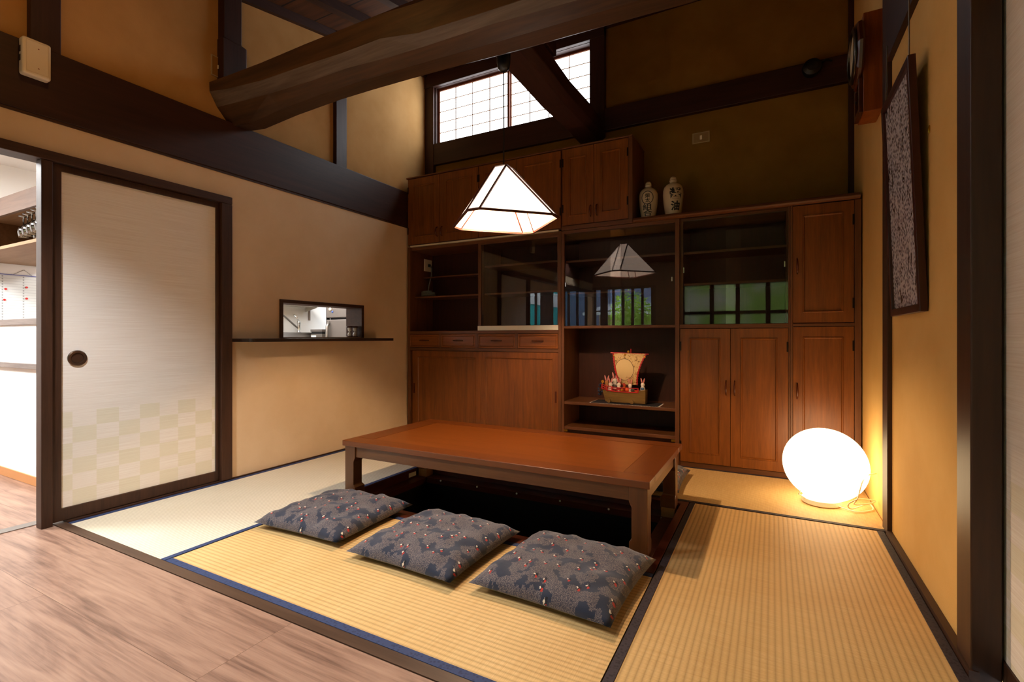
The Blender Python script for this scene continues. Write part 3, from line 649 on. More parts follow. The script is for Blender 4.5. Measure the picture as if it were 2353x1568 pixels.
# A: left sideboard with sliding doors, drawers and display niche
A = thing('sideboard_cabinet', 'left built-in sideboard with four drawers, sliding doors and open niche', 'cabinet', (-2.49, 4.17, 0))
ax0, ax1 = -3.338, -1.625
carcass(A, ax0, ax1, .0, 1.93, bot=False, top=False)
stile(A, ax0, ax0 + .03, 0, 1.93); stile(A, -1.65, ax1, 0, 1.93)
bx(ax0 + .022, ax1 - .022, YF + .0225, YK - .012, 1.90, 1.93).build('top_board', CABD['X'], A)
bx(ax0 + .03, -1.65, YF - .002, YF + .0225, 1.932, 1.945).build('top_track', plain('pale_track', '#d6ccb4', .45), A)
bx(ax0 + .022, ax1 - .022, YF + .024, YK - .012, 1.035, 1.06).build('counter_board', CABD['X'], A)
bx(ax0 + .03, -1.65, YF - .004, YF + .024, 1.032, 1.062).build('counter_edge', CABD['X'], A, bev=.002)
bx(ax0 + .03, -1.65, YF - .002, YF + .022, .866, .892).build('face_rail', CABD['X'], A)
xs = [(-3.315, -2.935), (-2.912, -2.512), (-2.478, -2.078), (-2.05, -1.655)]
for x0, x1 in xs:
    m = MB(); r0 = (x0, x1, .896, 1.028); rc = lambda e, d: (r0[0] + e, r0[1] - e, r0[2] + e, r0[3] - e, d)
    m.nested(SY, [rc(0, YF + .022), rc(0, YF + .001), rc(.002, YF - .001), rc(.014, YF - .001), rc(.018, YF + .004), rc(.022, YF + .001), rc(.024, YF + .001)]); dr = m.build('drawer', CAB['X'], A)
    pull(dr, (x0 + x1) / 2, .965, False, .115)
for xa, xb in ((-2.935, -2.912), (-2.512, -2.478), (-2.078, -2.05)): stile(A, xa, xb, .892, 1.032)
d = panel_door('sliding_door', A, -3.306, -2.455, .06, .862, .07, y=YF + .03, rail=.06); 
bx(-3.285, -3.272, YF + .024, YF + .031, .42, .52).build('recessed_pull', PULL, d)
d = panel_door('sliding_door', A, -2.452, -1.652, .06, .862, .05, y=YF + .004, rail=.05)
bx(-1.682, -1.668, YF - .001, YF + .005, .42, .52).build('recessed_pull', PULL, d)
bx(ax0 + .03, -1.65, YF + .0, YF + .05, .012, .058).build('plinth', CABD['X'], A)
bx(-2.475, -2.45, YF + .055, YK - .012, 1.06, 1.90).build('divider', CABD['Z'], A)
bx(-3.316, -2.476, YF + .09, YK - .014, 1.408, 1.424).build('shelf', CABD['X'], A)
bx(-3.316, -2.476, YF + .22, YK - .014, 1.632, 1.644).build('shelf', CABD['X'], A)
bx(-2.449, -1.648, YF + .07, YK - .014, 1.672, 1.69).build('shelf', CABD['X'], A)
bx(-2.449, -1.648, YF + .07, YK - .014, 1.405, 1.423).build('shelf', CABD['X'], A)
gd = MB(); gd.frame(SY, (-2.487, -1.652, 1.062, 1.90), (-2.455, -1.664, 1.108, 1.885), YF + .014, YF + .03); gdo = gd.build('glass_door', CABD['Z'], A)
bx(-2.47, -1.658, YF + .02, YF + .024, 1.10, 1.89).build('glass_pane', GLASS, gdo)
bx(-2.487, -1.652, YF + .006, YF + .0135, 1.063, 1.106).build('bottom_rail', plain('white_rail', '#efece0', .4), gdo)

# B, C: upper cabinets
B = thing('wall_cabinet', 'long upper cabinet with four doors high on the left', 'cabinet', (-2.49, 4.17, 1.95), 'upper cabinets')
carcass(B, -3.348, -1.622, 1.948, 2.64)
bx(-3.352, -1.618, YF - .012, YK, 2.64, 2.652).build('top_edge', CABD['X'], B, bev=.002)
for k, (x0, x1) in enumerate(((-3.338, -2.933), (-2.929, -2.478), (-2.472, -2.063), (-2.059, -1.628))):
    d = panel_door('door', B, x0, x1, 1.955, 2.635, .07)
    pull(d, x1 - .028 if k % 2 == 0 else x0 + .028, 2.06, True, .095)
    for z in (2.10, 2.52): hinge(d, x0 + .004 if k % 2 == 0 else x1 - .004, z)
Cc = thing('wall_cabinet', 'upper cabinet with two doors beside the two white bottles', 'cabinet', (-1.3, 4.17, 1.95), 'upper cabinets')
carcass(Cc, -1.618, -.998, 1.965, 2.64)
bx(-1.616, -.994, YF - .012, YK, 2.64, 2.652).build('top_edge', CABD['X'], Cc, bev=.002)
bx(-1.618, -.998, YF - .006, YF + .03, 1.93, 1.964).build('base_edge', CABD['X'], Cc)
stile(Cc, -1.032, -.998, 1.965, 2.64)
for k, (x0, x1) in enumerate(((-1.612, -1.328), (-1.324, -1.034))):
    d = panel_door('door', Cc, x0, x1, 1.972, 2.635, .062)
    pull(d, x1 - .026 if k % 2 == 0 else x0 + .026, 2.075, True, .095)
    for z in (2.12, 2.52): hinge(d, x0 + .004 if k % 2 == 0 else x1 - .004, z)

# D: middle display unit
Dm = thing('display_cabinet', 'middle display cabinet with glass front above an open niche', 'cabinet', (-1.13, 4.17, 0), 'display cabinets')
dx0, dx1 = -1.622, -.632
carcass(Dm, dx0, dx1, 0, 1.925, bot=False)
stile(Dm, dx0, dx0 + .026, 0, 1.925); stile(Dm, -.664, dx1, 0, 1.925)
bx(dx0 + .026, -.664, YF - .002, YF + .024, 1.90, 1.926).build('face_rail', CABD['X'], Dm)
bx(dx0 + .022, dx1 - .022, YF + .0, YK - .012, 1.075, 1.097).build('middle_board', CABD['X'], Dm, bev=.002)
bx(dx0 + .022, dx1 - .022, YF + .06, YK - .012, 1.655, 1.673).build('shelf', CABD['X'], Dm)
bx(dx0 + .022, -1.0, YF + .09, YK - .012, 1.378, 1.392).build('shelf', CABD['X'], Dm)
bx(dx0 + .022, dx1 - .022, YF + .004, YK - .012, .415, .44).build('open_shelf', CABD['X'], Dm, bev=.002)
bx(dx0 + .022, dx1 - .022, YF + .01, YK - .012, .195, .222).build('open_shelf', CABD['X'], Dm, bev=.002)
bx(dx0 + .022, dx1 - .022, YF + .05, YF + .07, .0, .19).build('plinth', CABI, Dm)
for x in (dx0 + .026, -.664 - .03): bx(x, x + .03, YF + .0, YF + .012, .178, .194).build('stopper', BRASS, Dm)
for x0, x1, dy in ((-1.594, -1.10, .014), (-1.19, -.666, .024)): bx(x0, x1, YF + dy, YF + dy + .004, 1.098, 1.898).build('glass_pane', GLASS, Dm)
for x in (-1.585, -.69): 
    m = MB(); m.box(x - .004, x + .004, YF + .006, YF + .0138 if x < -1 else YF + .0238, 1.44, 1.475); m.build('glass_knob', MTUBE, Dm)

# E: right display unit with double doors
E = thing('display_cabinet', 'display cabinet with glass above tall double doors, right of the toy boat', 'cabinet', (-.26, 4.17, 0), 'display cabinets')
ex0, ex1 = -.630, .118
carcass(E, ex0, ex1, 0.03, 1.925)
stile(E, .108, .118, .03, 1.925)
bx(ex0, ex1 - .01, YF - .003, YF + .024, 1.068, 1.098).build('middle_edge', CABD['X'], E, bev=.002)
bx(ex0 + .022, ex1 - .022, YF + .025, YK - .012, 1.068, 1.092).build('middle_board', CABD['X'], E)
for k, (x0, x1) in enumerate(((-.626, -.27), (-.267, .106))):
    d = panel_door('door', E, x0, x1, .035, 1.064, .066, rail=.07)
    pull(d, x1 - .028 if k == 0 else x0 + .028, .62, True, .11)
    for z in (.16, .93): hinge(d, x0 + .003 if k == 0 else x1 - .003, z)
for z in (1.648, 1.402): bx(ex0 + .022, ex1 - .022, YF + .05, YK - .012, z, z + .018).build('shelf', CABD['X'], E)
for x0, x1, dy in ((-.627, -.20, .006), (-.30, .106, .016)): bx(x0, x1, YF + dy, YF + dy + .004, 1.1, 1.90).build('glass_pane', GLASS, E)
for x in (-.60, .085):
    m = MB(); m.box(x - .004, x + .004, YF - .002, YF + (.0058 if x < 0 else .0158), 1.50, 1.54); m.build('glass_knob', MTUBE, E)
bx(ex0, ex1, YF + .012, YF + .03, -.055, .03).build('plinth', CABD['X'], E)
# F: tall unit by the wall
Fu = thing('tall_cabinet', 'narrow tall cabinet with two stacked doors behind the floor lamp', 'cabinet', (.31, 4.17, 0))
carcass(Fu, .120, .50, .03, 1.925)
bx(.120, .494, YF + .012, YF + .03, -.055, .03).build('plinth', CABD['X'], Fu)
stile(Fu, .120, .134, .03, 1.925); stile(Fu, .495, .532, .0, 1.925)
bx(.134, .495, YF - .003, YF + .024, 1.076, 1.096).build('middle_edge', CABD['X'], Fu, bev=.002)
for z0, z1, pz in ((1.10, 1.922, 1.50), (.035, 1.072, .62)):
    d = panel_door('door', Fu, .136, .492, z0, z1, .058, rail=.07)
    pull(d, .162, pz, True, .11)
    for z in (z0 + .13, z1 - .13): hinge(d, .489, z)
# moulded top board over D, E and F
m = MB(); rings = []
prof = [(YF - .034, 1.945), (YF - .03, 1.958), (YF - .022, 1.966), (YF + .02, 1.968), (YK, 1.968), (YK, 1.93), (YF - .012, 1.928), (YF - .026, 1.934)]
for x, s in ((-1.0, .022), (-.985, .004), (-.97, 0), (.525, 0)): rings.append([(x, min(y + s, YK), z) for y, z in prof])
m.loft(rings); o = m.build('cabinet_top', CABD['X'], bev=.002); tag(o, 'long moulded wooden top board along the right cabinets', 'cabinet top')

# ---------------------------------------------------------------- bottles on the cabinet top
CERAM = plain('cream_ceramic', '#d3bfa0', .3, 0, .5); INK = plain('black_ink', '#0d0c10', .5)
def glyph_mesh(txt, bold=.012):
    cu = bpy.data.curves.new('t', 'FONT'); cu.body = txt; cu.size = 1; cu.offset = bold; cu.resolution_u = 3
    ob = bpy.data.objects.new('t', cu); COL.objects.link(ob); dg = bpy.context.evaluated_depsgraph_get()
    me = bpy.data.meshes.new_from_object(ob.evaluated_get(dg)); bpy.data.objects.remove(ob)
    import bmesh
    q_ = bmesh.new(); q_.from_mesh(me); bmesh.ops.triangulate(q_, faces=q_.faces)
    for _ in range(4):
        e_ = [e for e in q_.edges if e.calc_length() > .12]
        if e_: bmesh.ops.subdivide_edges(q_, edges=e_, cuts=1); bmesh.ops.triangulate(q_, faces=q_.faces)
    q_.to_mesh(me); q_.free()
    V = [(v.co.x, v.co.y) for v in me.vertices]; F = [tuple(p.vertices) for p in me.polygons]; bpy.data.meshes.remove(me)
    if not V: return [], []
    x0, x1 = min(v[0] for v in V), max(v[0] for v in V); y0, y1 = min(v[1] for v in V), max(v[1] for v in V)
    return [((x - x0) / (x1 - x0) - .5, (y - y0) / (y1 - y0) - .5) for x, y in V], F
def prof_r(prof, z):
    for (r0, z0), (r1, z1) in zip(prof, prof[1:]):
        if z0 <= z <= z1 and z1 > z0: return r0 + (r1 - r0) * (z - z0) / (z1 - z0)
    return prof[-1][0]
BP = [(.002, 0), (.050, 0), (.054, .006), (.061, .05), (.070, .12), (.0755, .185), (.074, .215), (.066, .24), (.050, .258), (.032, .268), (.0225, .272), (.0225, .279), (.027, .284), (.0275, .292), (.023, .296)]
LID = [(.023, .296), (.0245, .300), (.0225, .312), (.014, .320), (.002, .322)]
def bottle(x, y, s, label, marks, face):
    T = thing('sake_bottle', label, 'bottle', (x, y, 1.968), 'white bottles on the cabinet top')
    pr = [(r * s, z * s) for r, z in BP]
    m = MB(); m.lathe((x, y, 1.968), pr, 40); m.build('body', CERAM, T, smooth=True)
    m = MB(); m.lathe((x, y, 1.968), [(r * s, z * s) for r, z in LID], 28); m.build('stopper', CERAM, T, smooth=True)
    for txt, ang, zc, w_, h_, bold in marks:
        V, F = glyph_mesh(txt, bold); m = MB(); vs = []
        for u, v in V:
            z = zc * s + v * h_; r = prof_r(pr, z) + .0009; a = face + ang + u * w_ / (.074 * s)
            vs.append((x + r * math.sin(a), y - r * math.cos(a), 1.968 + z))
        m.add(vs, F); 
        if vs: m.build('inscription', INK, T)
    return T
def ring_mark(T, x, y, s, face, ang, zc, w_, h_):
    pr = [(r * s, z * s) for r, z in BP]; pts = []
    for k in range(33):
        t_ = 2 * math.pi * k / 32; z = zc * s + h_ / 2 * math.sin(t_); a = face + ang + w_ / 2 * math.cos(t_) / (.074 * s); r = prof_r(pr, z) + .0005
        pts.append((x + r * math.sin(a), y - r * math.cos(a), 1.968 + z))
    m = MB(); m.tube(pts, .003, 6); m.build('ring_mark', plain('navy_ink', '#151c30', .5), T)
f1 = math.atan2(.90, 4.1) * 1.0
b1 = bottle(-.905, 4.13, 1.02, 'shorter white bottle with a circled mark beside the upper cabinet', [('柴', -.10, .192, .040, .036, .02), ('太', -.10, .155, .040, .036, .02), ('組', -.16, .103, .082, .05, .015), ('合', -.10, .055, .088, .05, .015)], f1)
ring_mark(b1, -.905, 4.13, 1.02, f1, -.12, .176, .094, .104)
b2 = bottle(-.708, 4.14, 1.07, 'taller white bottle with two large black characters, right of the other bottle', [('醤', .25, .178, .100, .088, .028), ('油', .25, .085, .080, .076, .032)], math.atan2(.71, 4.1))

# ---------------------------------------------------------------- toy treasure boat in the open niche
SH = thing('toy_boat', 'small painted treasure boat with red sail border full of rabbit figures', 'toy boat', (-1.10, 4.09, .4425))
o = bx(-1.36, -.80, 3.985, 4.20, .4405, .4435).build('place_mat', NT('x').m if False else plain('mat_indigo', '#1b1720', .9)); tag(o, 'dark cloth mat with white fringe under the toy boat', 'place mat')
m = MB()
for k in range(46):
    xx = -1.355 + .55 * k / 45; m.box(xx - .0025, xx + .0025, 3.978, 3.986, .4405, .4425)
for xx in (-1.36, -.80):
    for k in range(14): yy = 3.99 + .2 * k / 13; m.box(xx - .012, xx + .012, yy - .002, yy + .002, .4405, .4430)
fr_ = m.build('fringe', plain('fringe_white', '#c9c2ba', .9), o); fr_['kind'] = 'stuff'
HULL = wood('boat_wood', '#5b4320', '#8c6d3a', 'X', .6, .3)
RED = plain('boat_red', '#b5121a', .5); GOLD = plain('boat_gold', '#d9a32c', .3, .9)
m = MB(); rings = []
for k in range(9):
    u = k / 8; x = -1.285 + .372 * u; w_ = .05 * (math.sin(math.pi * min(.12 + u * .75, .5)) ** .6); sh_ = .03 * max(0, 1 - u * 3); zt = .545 + .012 * (2 * u - .8) ** 2 + (.012 if u < .1 else 0)
    rings.append([(x + sh_, 4.09 - w_ * .75, .449), (x, 4.09 - w_, zt), (x, 4.09 + w_, zt), (x + sh_, 4.09 + w_ * .75, .449)])
m.loft(rings); m.build('hull', HULL, SH)
for x in (-1.215, -1.02):
    for y in (4.033, 4.147):
        m = MB(); m.lathe((x, y - .006, .4605), [(.001, 0), (.0165, 0), (.0165, .012), (.001, .012)], 20, 'Y'); m.build('wheel', HULL, SH)
m = MB()
rl_ = lambda z0, z1: [[(x, 4.09 - wd - .003, z0 + dz), (x, 4.09 - wd - .003, z1 + dz), (x, 4.09 - wd + .002, z1 + dz), (x, 4.09 - wd + .002, z0 + dz)] for x, wd, dz in ((-1.288, .03, .022), (-1.23, .048, .008), (-1.16, .051, 0), (-1.06, .051, -.002), (-.97, .051, .0))]
for z0, z1 in ((.538, .546), (.556, .562), (.572, .578)):
    m.loft(rl_(z0, z1))
for k in range(8): 
    x = -1.28 + .31 * k / 7; m.box(x - .004, x + .004, 4.036 + .012 * max(0, 1 - k), 4.042 + .012 * max(0, 1 - k), .54 + .018 * max(0, 1 - k), .578 + .018 * max(0, 1 - k))
m.build('red_railing', RED, SH)
m = MB(); m.tube([(-1.045, 4.105, .54), (-1.045, 4.105, .90)], .005, 8); m.build('mast', RED, SH)
m = MB(); m.tube([(-1.215, 4.085, .866), (-.895, 4.095, .858)], .005, 8); m.build('yard', RED, SH)
t = NT('sail_print'); v = t.coord((1, 1, 1)); n = t.noise(v, 60, 4, .7); c = t.ramp(n, [(.35, srgb('#7a5a38')), (.45, srgb('#cfae78')), (.6, srgb('#dcbf8c')), (.68, srgb('#6b3a30'))])
tc = t.n('ShaderNodeTexCoord'); sp = t.n('ShaderNodeSeparateXYZ'); t.l(tc.outputs['Object'], sp.inputs[0])
dx = t.math('MULTIPLY', t.math('ADD', sp.outputs[0], .0), 1.15); dz = t.math('SUBTRACT', sp.outputs[2], .285)
dd = t.math('SQRT', t.math('ADD', t.math('POWER', t.math('SUBTRACT', dx, .012), 2), t.math('POWER', dz, 2)))
c = t.mix(t.math('LESS_THAN', dd, .092), c, srgb('#2c2320')); c = t.mix(t.math('LESS_THAN', dd, .0885), c, srgb('#d9bd8c')); t.bsdf(c, .8, 0, .2); SAIL = t.m
m = MB(); rows = []
N = 12
def sail_pt(u, v):  # u 0..1 across, v 0..1 from bottom
    xl = -1.115 - .07 * v ** .6; xr = -.995 + .075 * v ** 1.8
    return (xl + (xr - xl) * u, 4.088 - .028 * math.sin(math.pi * v) * 1.0 - .012 * math.sin(math.pi * u), .60 + .262 * v)
m.loft([[sail_pt(u / N, v / N) for u in range(N + 1)] + [tuple(Vector(sail_pt(u / N, v / N)) + Vector((0, .002, 0))) for u in range(N, -1, -1)] for v in range(N + 1)])
m.build('sail', SAIL, SH)
for uu in (0, 1):
    m = MB(); P = [Vector(sail_pt(uu, v / 24)) + Vector(((1 if uu else -1) * (.004 + .005 * (v % 2)), -.001, 0)) for v in range(25)]
    m.tube(P, .0065, 6); m.build('sail_border', RED, SH)
m = MB(); m.tube([(-1.075, 4.05, .655), (-1.065, 4.049, .668), (-1.055, 4.05, .655), (-1.045, 4.05, .664), (-1.03, 4.05, .657), (-1.015, 4.05, .664), (-1.005, 4.05, .659)], .0016, 5); m.build('sail_scribble', plain('scribble_red', '#8e2a22', .6), SH)
for x, y, z, r in ((-1.058, 4.07, .878, .011), (-1.085, 4.065, .852, .009), (-.925, 4.08, .835, .009), (-1.185, 4.075, .842, .006)):
    m = MB(); m.ball((x, y, z), r, r, r, 12, 8); m.build('bell', GOLD, SH, smooth=True)
RAB = plain('rabbit_white', '#e6d8cc', .7); EARP = plain('ear_pink', '#d98a86', .7)
def rabbit(x, y, z, s, body, coat):
    m = MB(); m.loft([[(x + r * s * math.cos(a), y + r * s * .9 * math.sin(a), z + h * s) for a in [2 * math.pi * k / 12 for k in range(12)]] for r, h in ((.002, 0), (.016, .001), (.019, .012), (.016, .026), (.010, .036), (.012, .040), (.015, .049), (.012, .058), (.003, .063))])
    rb = m.build('rabbit_figure', coat, SH, smooth=True)
    for sg in (-1, 1):
        m = MB(); m.ball((x + sg * .009 * s, y, z + .078 * s), .0052 * s, .003 * s, .021 * s, 8, 8, Matrix.Rotation(R(14 * sg), 3, 'Y')); m.build('ear', EARP, rb, smooth=True)
    m = MB(); m.ball((x, y - .006 * s, z + .018 * s), .0155 * s, .013 * s, .014 * s, 10, 8); m.build('robe', body, rb, smooth=True)
cols = {k: plain('robe_' + k, h, .6) for k, h in (('white', '#e4dcd4'), ('red', '#a32018'), ('brown', '#7a5a30'), ('blue', '#3a5f86'), ('grey', '#4a453e'), ('orange', '#d9541c'))}
BROWNR = plain('rabbit_brown', '#b07a48', .7); REDR = plain('rabbit_red', '#b53a24', .7)
for x, y, z, s, cb, ct in ((-1.25, 4.09, .545, 1.15, 'brown', BROWNR), (-1.208, 4.06, .54, 1.05, 'white', RAB), (-1.185, 4.11, .55, 1.35, 'grey', RAB), (-1.135, 4.06, .54, 1.05, 'red', RAB), (-1.095, 4.09, .54, 1.1, 'red', REDR), (-1.04, 4.055, .54, 1.0, 'white', RAB), (-.94, 4.075, .55, 1.0, 'blue', RAB)):
    rabbit(x, y, z, s * 1.12, cols[cb], ct)
for x, y, z, r, mt_, nm in ((-1.105, 4.048, .556, .015, GOLD, 'gold_bale'), (-1.085, 4.05, .575, .012, GOLD, 'gold_bale'), (-1.06, 4.046, .56, .02, cols['orange'], 'orange_fruit'), (-1.015, 4.043, .56, .017, cols['grey'], 'basket'), (-.985, 4.045, .552, .01, GOLD, 'gold_ball')):
    m = MB(); m.ball((x, y, z), r, r, r * .9, 12, 8); m.build(nm, mt_, SH, smooth=True)
m = MB()
for k in range(5):
    a = 2 * math.pi * k / 5 + .3; m.box(-1.275 + .008 * math.cos(a) - .004, -1.275 + .008 * math.cos(a) + .004, 4.05, 4.055, .62 + .008 * math.sin(a) - .004, .62 + .008 * math.sin(a) + .004)
m.tube([(-1.28, 4.055, .545), (-1.275, 4.053, .62)], .002, 5); m.build('gold_star', GOLD, SH)
m = MB()
for k in range(16): m.ball((-1.305 + random.uniform(-.018, .018), 4.08 + random.uniform(-.02, .02), .57 + random.uniform(-.07, .03)), .010, .010, .010, 8, 6)
m.build('blue_tassel', plain('tassel_blue', '#26354f', .6), SH)

# ---------------------------------------------------------------- outlet and cord in the left niche
o = thing('power_outlet', 'white socket plate inside the left end of the open niche', 'socket', (-3.314, 4.27, 1.78))
m = MB(); m.box(-3.3158, -3.306, 4.205, 4.335, 1.715, 1.845); m.build('plate', IVORY, o, bev=.004)
m = MB(); m.box(-3.306, -3.285, 4.26, 4.29, 1.765, 1.795); m.build('plug', BLACK, o, bev=.003)
CORDM = plain('cord_grey', '#6c7270', .5)
m = MB(); P = [(-3.279, 4.275, 1.775), (-3.255, 4.265, 1.74), (-3.25, 4.25, 1.66), (-3.262, 4.225, 1.55), (-3.255, 4.20, 1.48)]
for k in range(60): a = k * .42; rr = .068 + .010 * math.sin(k * 1.7); P.append((-3.225 + rr * math.cos(a), 4.165 + .062 * math.sin(a), 1.431 + .0009 * k))
m.tube(P, .007, 6); o = m.build('coiled_cord', CORDM, smooth=True); tag(o, 'dark coiled cord lying on the shelf of the left niche', 'cord')

# ---------------------------------------------------------------- switch plates and boxes
o = thing('switch_plate', 'brass edged switch plate on the olive back wall', 'switch', (-.522, YB, 2.68))
m = MB(); m.frame(SY, (-.59, -.455, 2.638, 2.727), (-.583, -.462, 2.645, 2.72), YB - .008, YB - .0005); m.build('plate_edge', plain('plate_edge', '#c8b48a', .4, .3), o)
bx(-.583, -.462, YB - .006, YB - .0005, 2.645, 2.72).build('plate', plain('plate_tan', '#a58a60', .4, .2), o)
bx(-.531, -.513, YB - .014, YB - .006, 2.665, 2.70).build('toggle', plain('toggle_white', '#f5ecd8', .4), o, bev=.003)
o = thing('switch_plate', 'ochre switch plate on the upper left wall beside the log end', 'switch', (-3.40, 2.03, 2.88))
m = MB(); m.frame(SX, (1.985, 2.085, 2.805, 2.945), (1.991, 2.079, 2.811, 2.939), -3.3995, -3.391); m.build('plate_edge', bpy.data.materials['plate_edge'], o)
bx(-3.3995, -3.393, 1.991, 2.079, 2.811, 2.939).build('plate', plain('plate_ochre', '#a87838', .5, .1), o)
bx(-3.393, -3.384, 2.025, 2.043, 2.862, 2.888).build('toggle', bpy.data.materials['toggle_white'], o, bev=.003)
o = thing('sensor_box', 'cream plastic box mounted high on the wide left beam', 'box', (-3.35, 1.06, 2.41))
m = MB(); m.box(-3.349, -3.297, 1.0, 1.112, 2.325, 2.512); m.build('housing', IVORY, o, bev=.012, seg=4)
m = MB(); m.frame(SX, (1.013, 1.10, 2.34, 2.50), (1.016, 1.097, 2.343, 2.497), -3.2975, -3.2955); m.build('front_cover', plain('cover_cream', '#d9c9ae', .5), o)
for z in (2.39, 2.435): bx(-3.333, -3.32, .9985, 1.004, z, z + .03).build('side_slot', BLACK, o)
for z in (2.365, 2.465): bx(-3.2975, -3.2955, 1.058, 1.064, z, z + .004).build('screw_hole', plain('hole_red', '#8a4436', .5) if 'hole_red' not in bpy.data.materials else bpy.data.materials['hole_red'], o)
o = thing('spotlight', 'small round black spotlight on the right end of the back rail', 'spotlight', (.27, 4.30, 3.02))
m = MB(); m.lathe((.27, 4.328, 3.02), [(.002, 0), (.04, 0), (.06, -.015), (.066, -.045), (.06, -.07), (.035, -.085), (.002, -.09)], 28, 'Y'); m.build('spot_head', BLACK, o, smooth=False)
m = MB(); m.tube([(.31, 4.327, 3.05), (.36, 4.31, 3.075), (.40, 4.327, 3.06)], .007, 6); m.build('bracket', BLACK, o)

# ---------------------------------------------------------------- wall clock and hanging picture on the right wall
CK = thing('wall_clock', 'old wooden pendulum clock seen from its side on the right wall', 'clock', (XR, 3.40, 2.25))
CKW = wood('clock_wood', '#6e3008', '#9b4f14', 'Z', .4, .4)
CKD = wood('clock_dark_wood', '#3a1707', '#5f2a10', 'Z', .3, .5)
bx(.452, XR - .001, 3.302, 3.50, 2.25, 2.80).build('case', CKW, CK, bev=.003)
m = MB(); m.lathe((.452, 3.40, 2.615), [(.002, -.002), (.175, -.002), (.185, -.012), (.182, -.026), (.160, -.034), (.150, -.026), (.002, -.024)], 8, 'X'); m.build('octagon_bezel', CKD, CK)
m = MB(); m.lathe((.418, 3.40, 2.615), [(.152, 0), (.152, -.008), (.128, -.016), (.125, -.008), (.125, 0)], 40, 'X'); m.build('dial_ring', plain('dial_ring_metal', '#4d453b', .3, .9), CK, smooth=True)
m = MB(); m.lathe((.421, 3.40, 2.615), [(.001, 0), (.126, 0), (.126, -.004), (.001, -.004)], 40, 'X'); m.build('dial_face', plain('dial_cream', '#d8c9a2', .5), CK)
m = MB(); m.frame(SX, (3.315, 3.487, 2.255, 2.45), (3.345, 3.457, 2.285, 2.43), .432, .452); m.build('lower_door', CKD, CK, bev=.003)
bx(.440, .444, 3.34, 3.462, 2.28, 2.435).build('lower_glass', GLASS, CK)
m = MB(); m.loft([[(.425, 3.33, 2.47), (.425, 3.36, 2.43), (.452, 3.36, 2.43), (.452, 3.33, 2.47)], [(.425, 3.47, 2.47), (.425, 3.44, 2.43), (.452, 3.44, 2.43), (.452, 3.47, 2.47)]]); m.build('ornament', CKD, CK)
m = MB(); m.lathe((.425, 3.40, 2.345), [(.001, 0), (.007, 0), (.010, .003), (.007, .007), (.001, .007)], 12, 'X'); m.build('door_knob', BLACK, CK)

PC = thing('framed_picture', 'tall framed grey mottled picture hanging from a wire on the right wall', 'picture', (XR, 2.68, 1.10))
def pic(u, v, d):      # leans forward: bottom against the wall, top away from it
    s_ = (v - 1.10) / 1.01; return (.537 - .038 * s_ - d, u, v)
FRM = wood('picture_frame_wood', '#2a0d0a', '#441712', 'Z', .35, .5)
m = MB(); m.frame(pic, (2.42, 2.95, 1.10, 2.11), (2.452, 2.918, 1.132, 2.078), 0, .026); m.build('frame', FRM, PC, bev=.002)
t = NT('mottled_print'); v = t.coord((1, 1, 1)); vo = t.n('ShaderNodeTexVoronoi'); t.l(t.coord((1, 1, .8)), vo.inputs[0]); vo.inputs['Scale'].default_value = 80
n2 = t.noise(t.coord((1, 1.6, .8)), 11, 3, .6, 1.5); n3 = t.noise(v, 45, 3, .6, 1)
c = t.ramp(t.math('MULTIPLY_ADD', vo.outputs['Distance'], .7, t.math('MULTIPLY', n3, .5)), [(.36, srgb('#37343f')), (.5, srgb('#7c7886')), (.66, srgb('#c6c3cd'))])
c = t.mix(t.math('GREATER_THAN', n2, .62), c, srgb('#2d2b36')); c = t.mix(t.math('LESS_THAN', n2, .37), c, srgb('#cdcad2'))
t.bsdf(c, .25, 0, .45); PRINT = t.m
m = MB(); P_ = lambda u, v, d: pic(u, v, d); m.nested(P_, [(2.446, 2.924, 1.126, 2.084, .004), (2.446, 2.924, 1.126, 2.084, .014)]); m.build('print', PRINT, PC)
m = MB(); m.tube([pic(2.46, 2.105, .013), (.485, 2.46, 2.395)], .0025, 6); m.build('hanging_wire', plain('wire_grey', '#6a5c4c', .4, .6), PC)
m = MB(); m.tube([pic(2.91, 2.105, .013), (.492, 2.91, 2.398)], .0025, 6); m.build('hanging_wire', bpy.data.materials['wire_grey'], PC)
m = MB(); m.ball((.5385, 2.412, 1.80), .006, .004, .016, 10, 8); m.build('hook', BRASS, PC)

# ---------------------------------------------------------------- serving hatch, its shelf and sand timers
m = MB(); m.frame(SX, (2.485, 3.362, 0.993, 1.294), (2.512, 3.333, .996, 1.268), -3.55, -3.348); struct(m.build('hatch_frame', TRIM['Y'], bev=.002), 'dark wood frame around the serving hatch in the left wall', 'hatch frame')
SHF = wood('shelf_dark_wood', '#1c100b', '#33211a', 'Y', .28, .5)
m = MB(); pts = [(-3.3595, 2.10)]
for k in range(7): a = R(180 + 90 * 0) ; t_ = k / 6 * math.pi / 2; pts.append((-3.16 + .03 * math.sin(t_), 2.13 - .03 * math.cos(t_)))
for k in range(7): t_ = k / 6 * math.pi / 2; pts.append((-3.15 + .02 * math.cos(t_), 3.51 + .02 * math.sin(t_)))
pts += [(-3.3595, 3.53)]
m.loft([[(x, y, z) for x, y in pts] for z in (.966, .99)]); o = m.build('hatch_shelf', SHF, bev=.002); tag(o, 'long dark shelf below the serving hatch on the left wall', 'shelf')
TIM = wood('timer_wood', '#2a0f08', '#4a1c10', 'Z', .3, .5)
tm0 = None
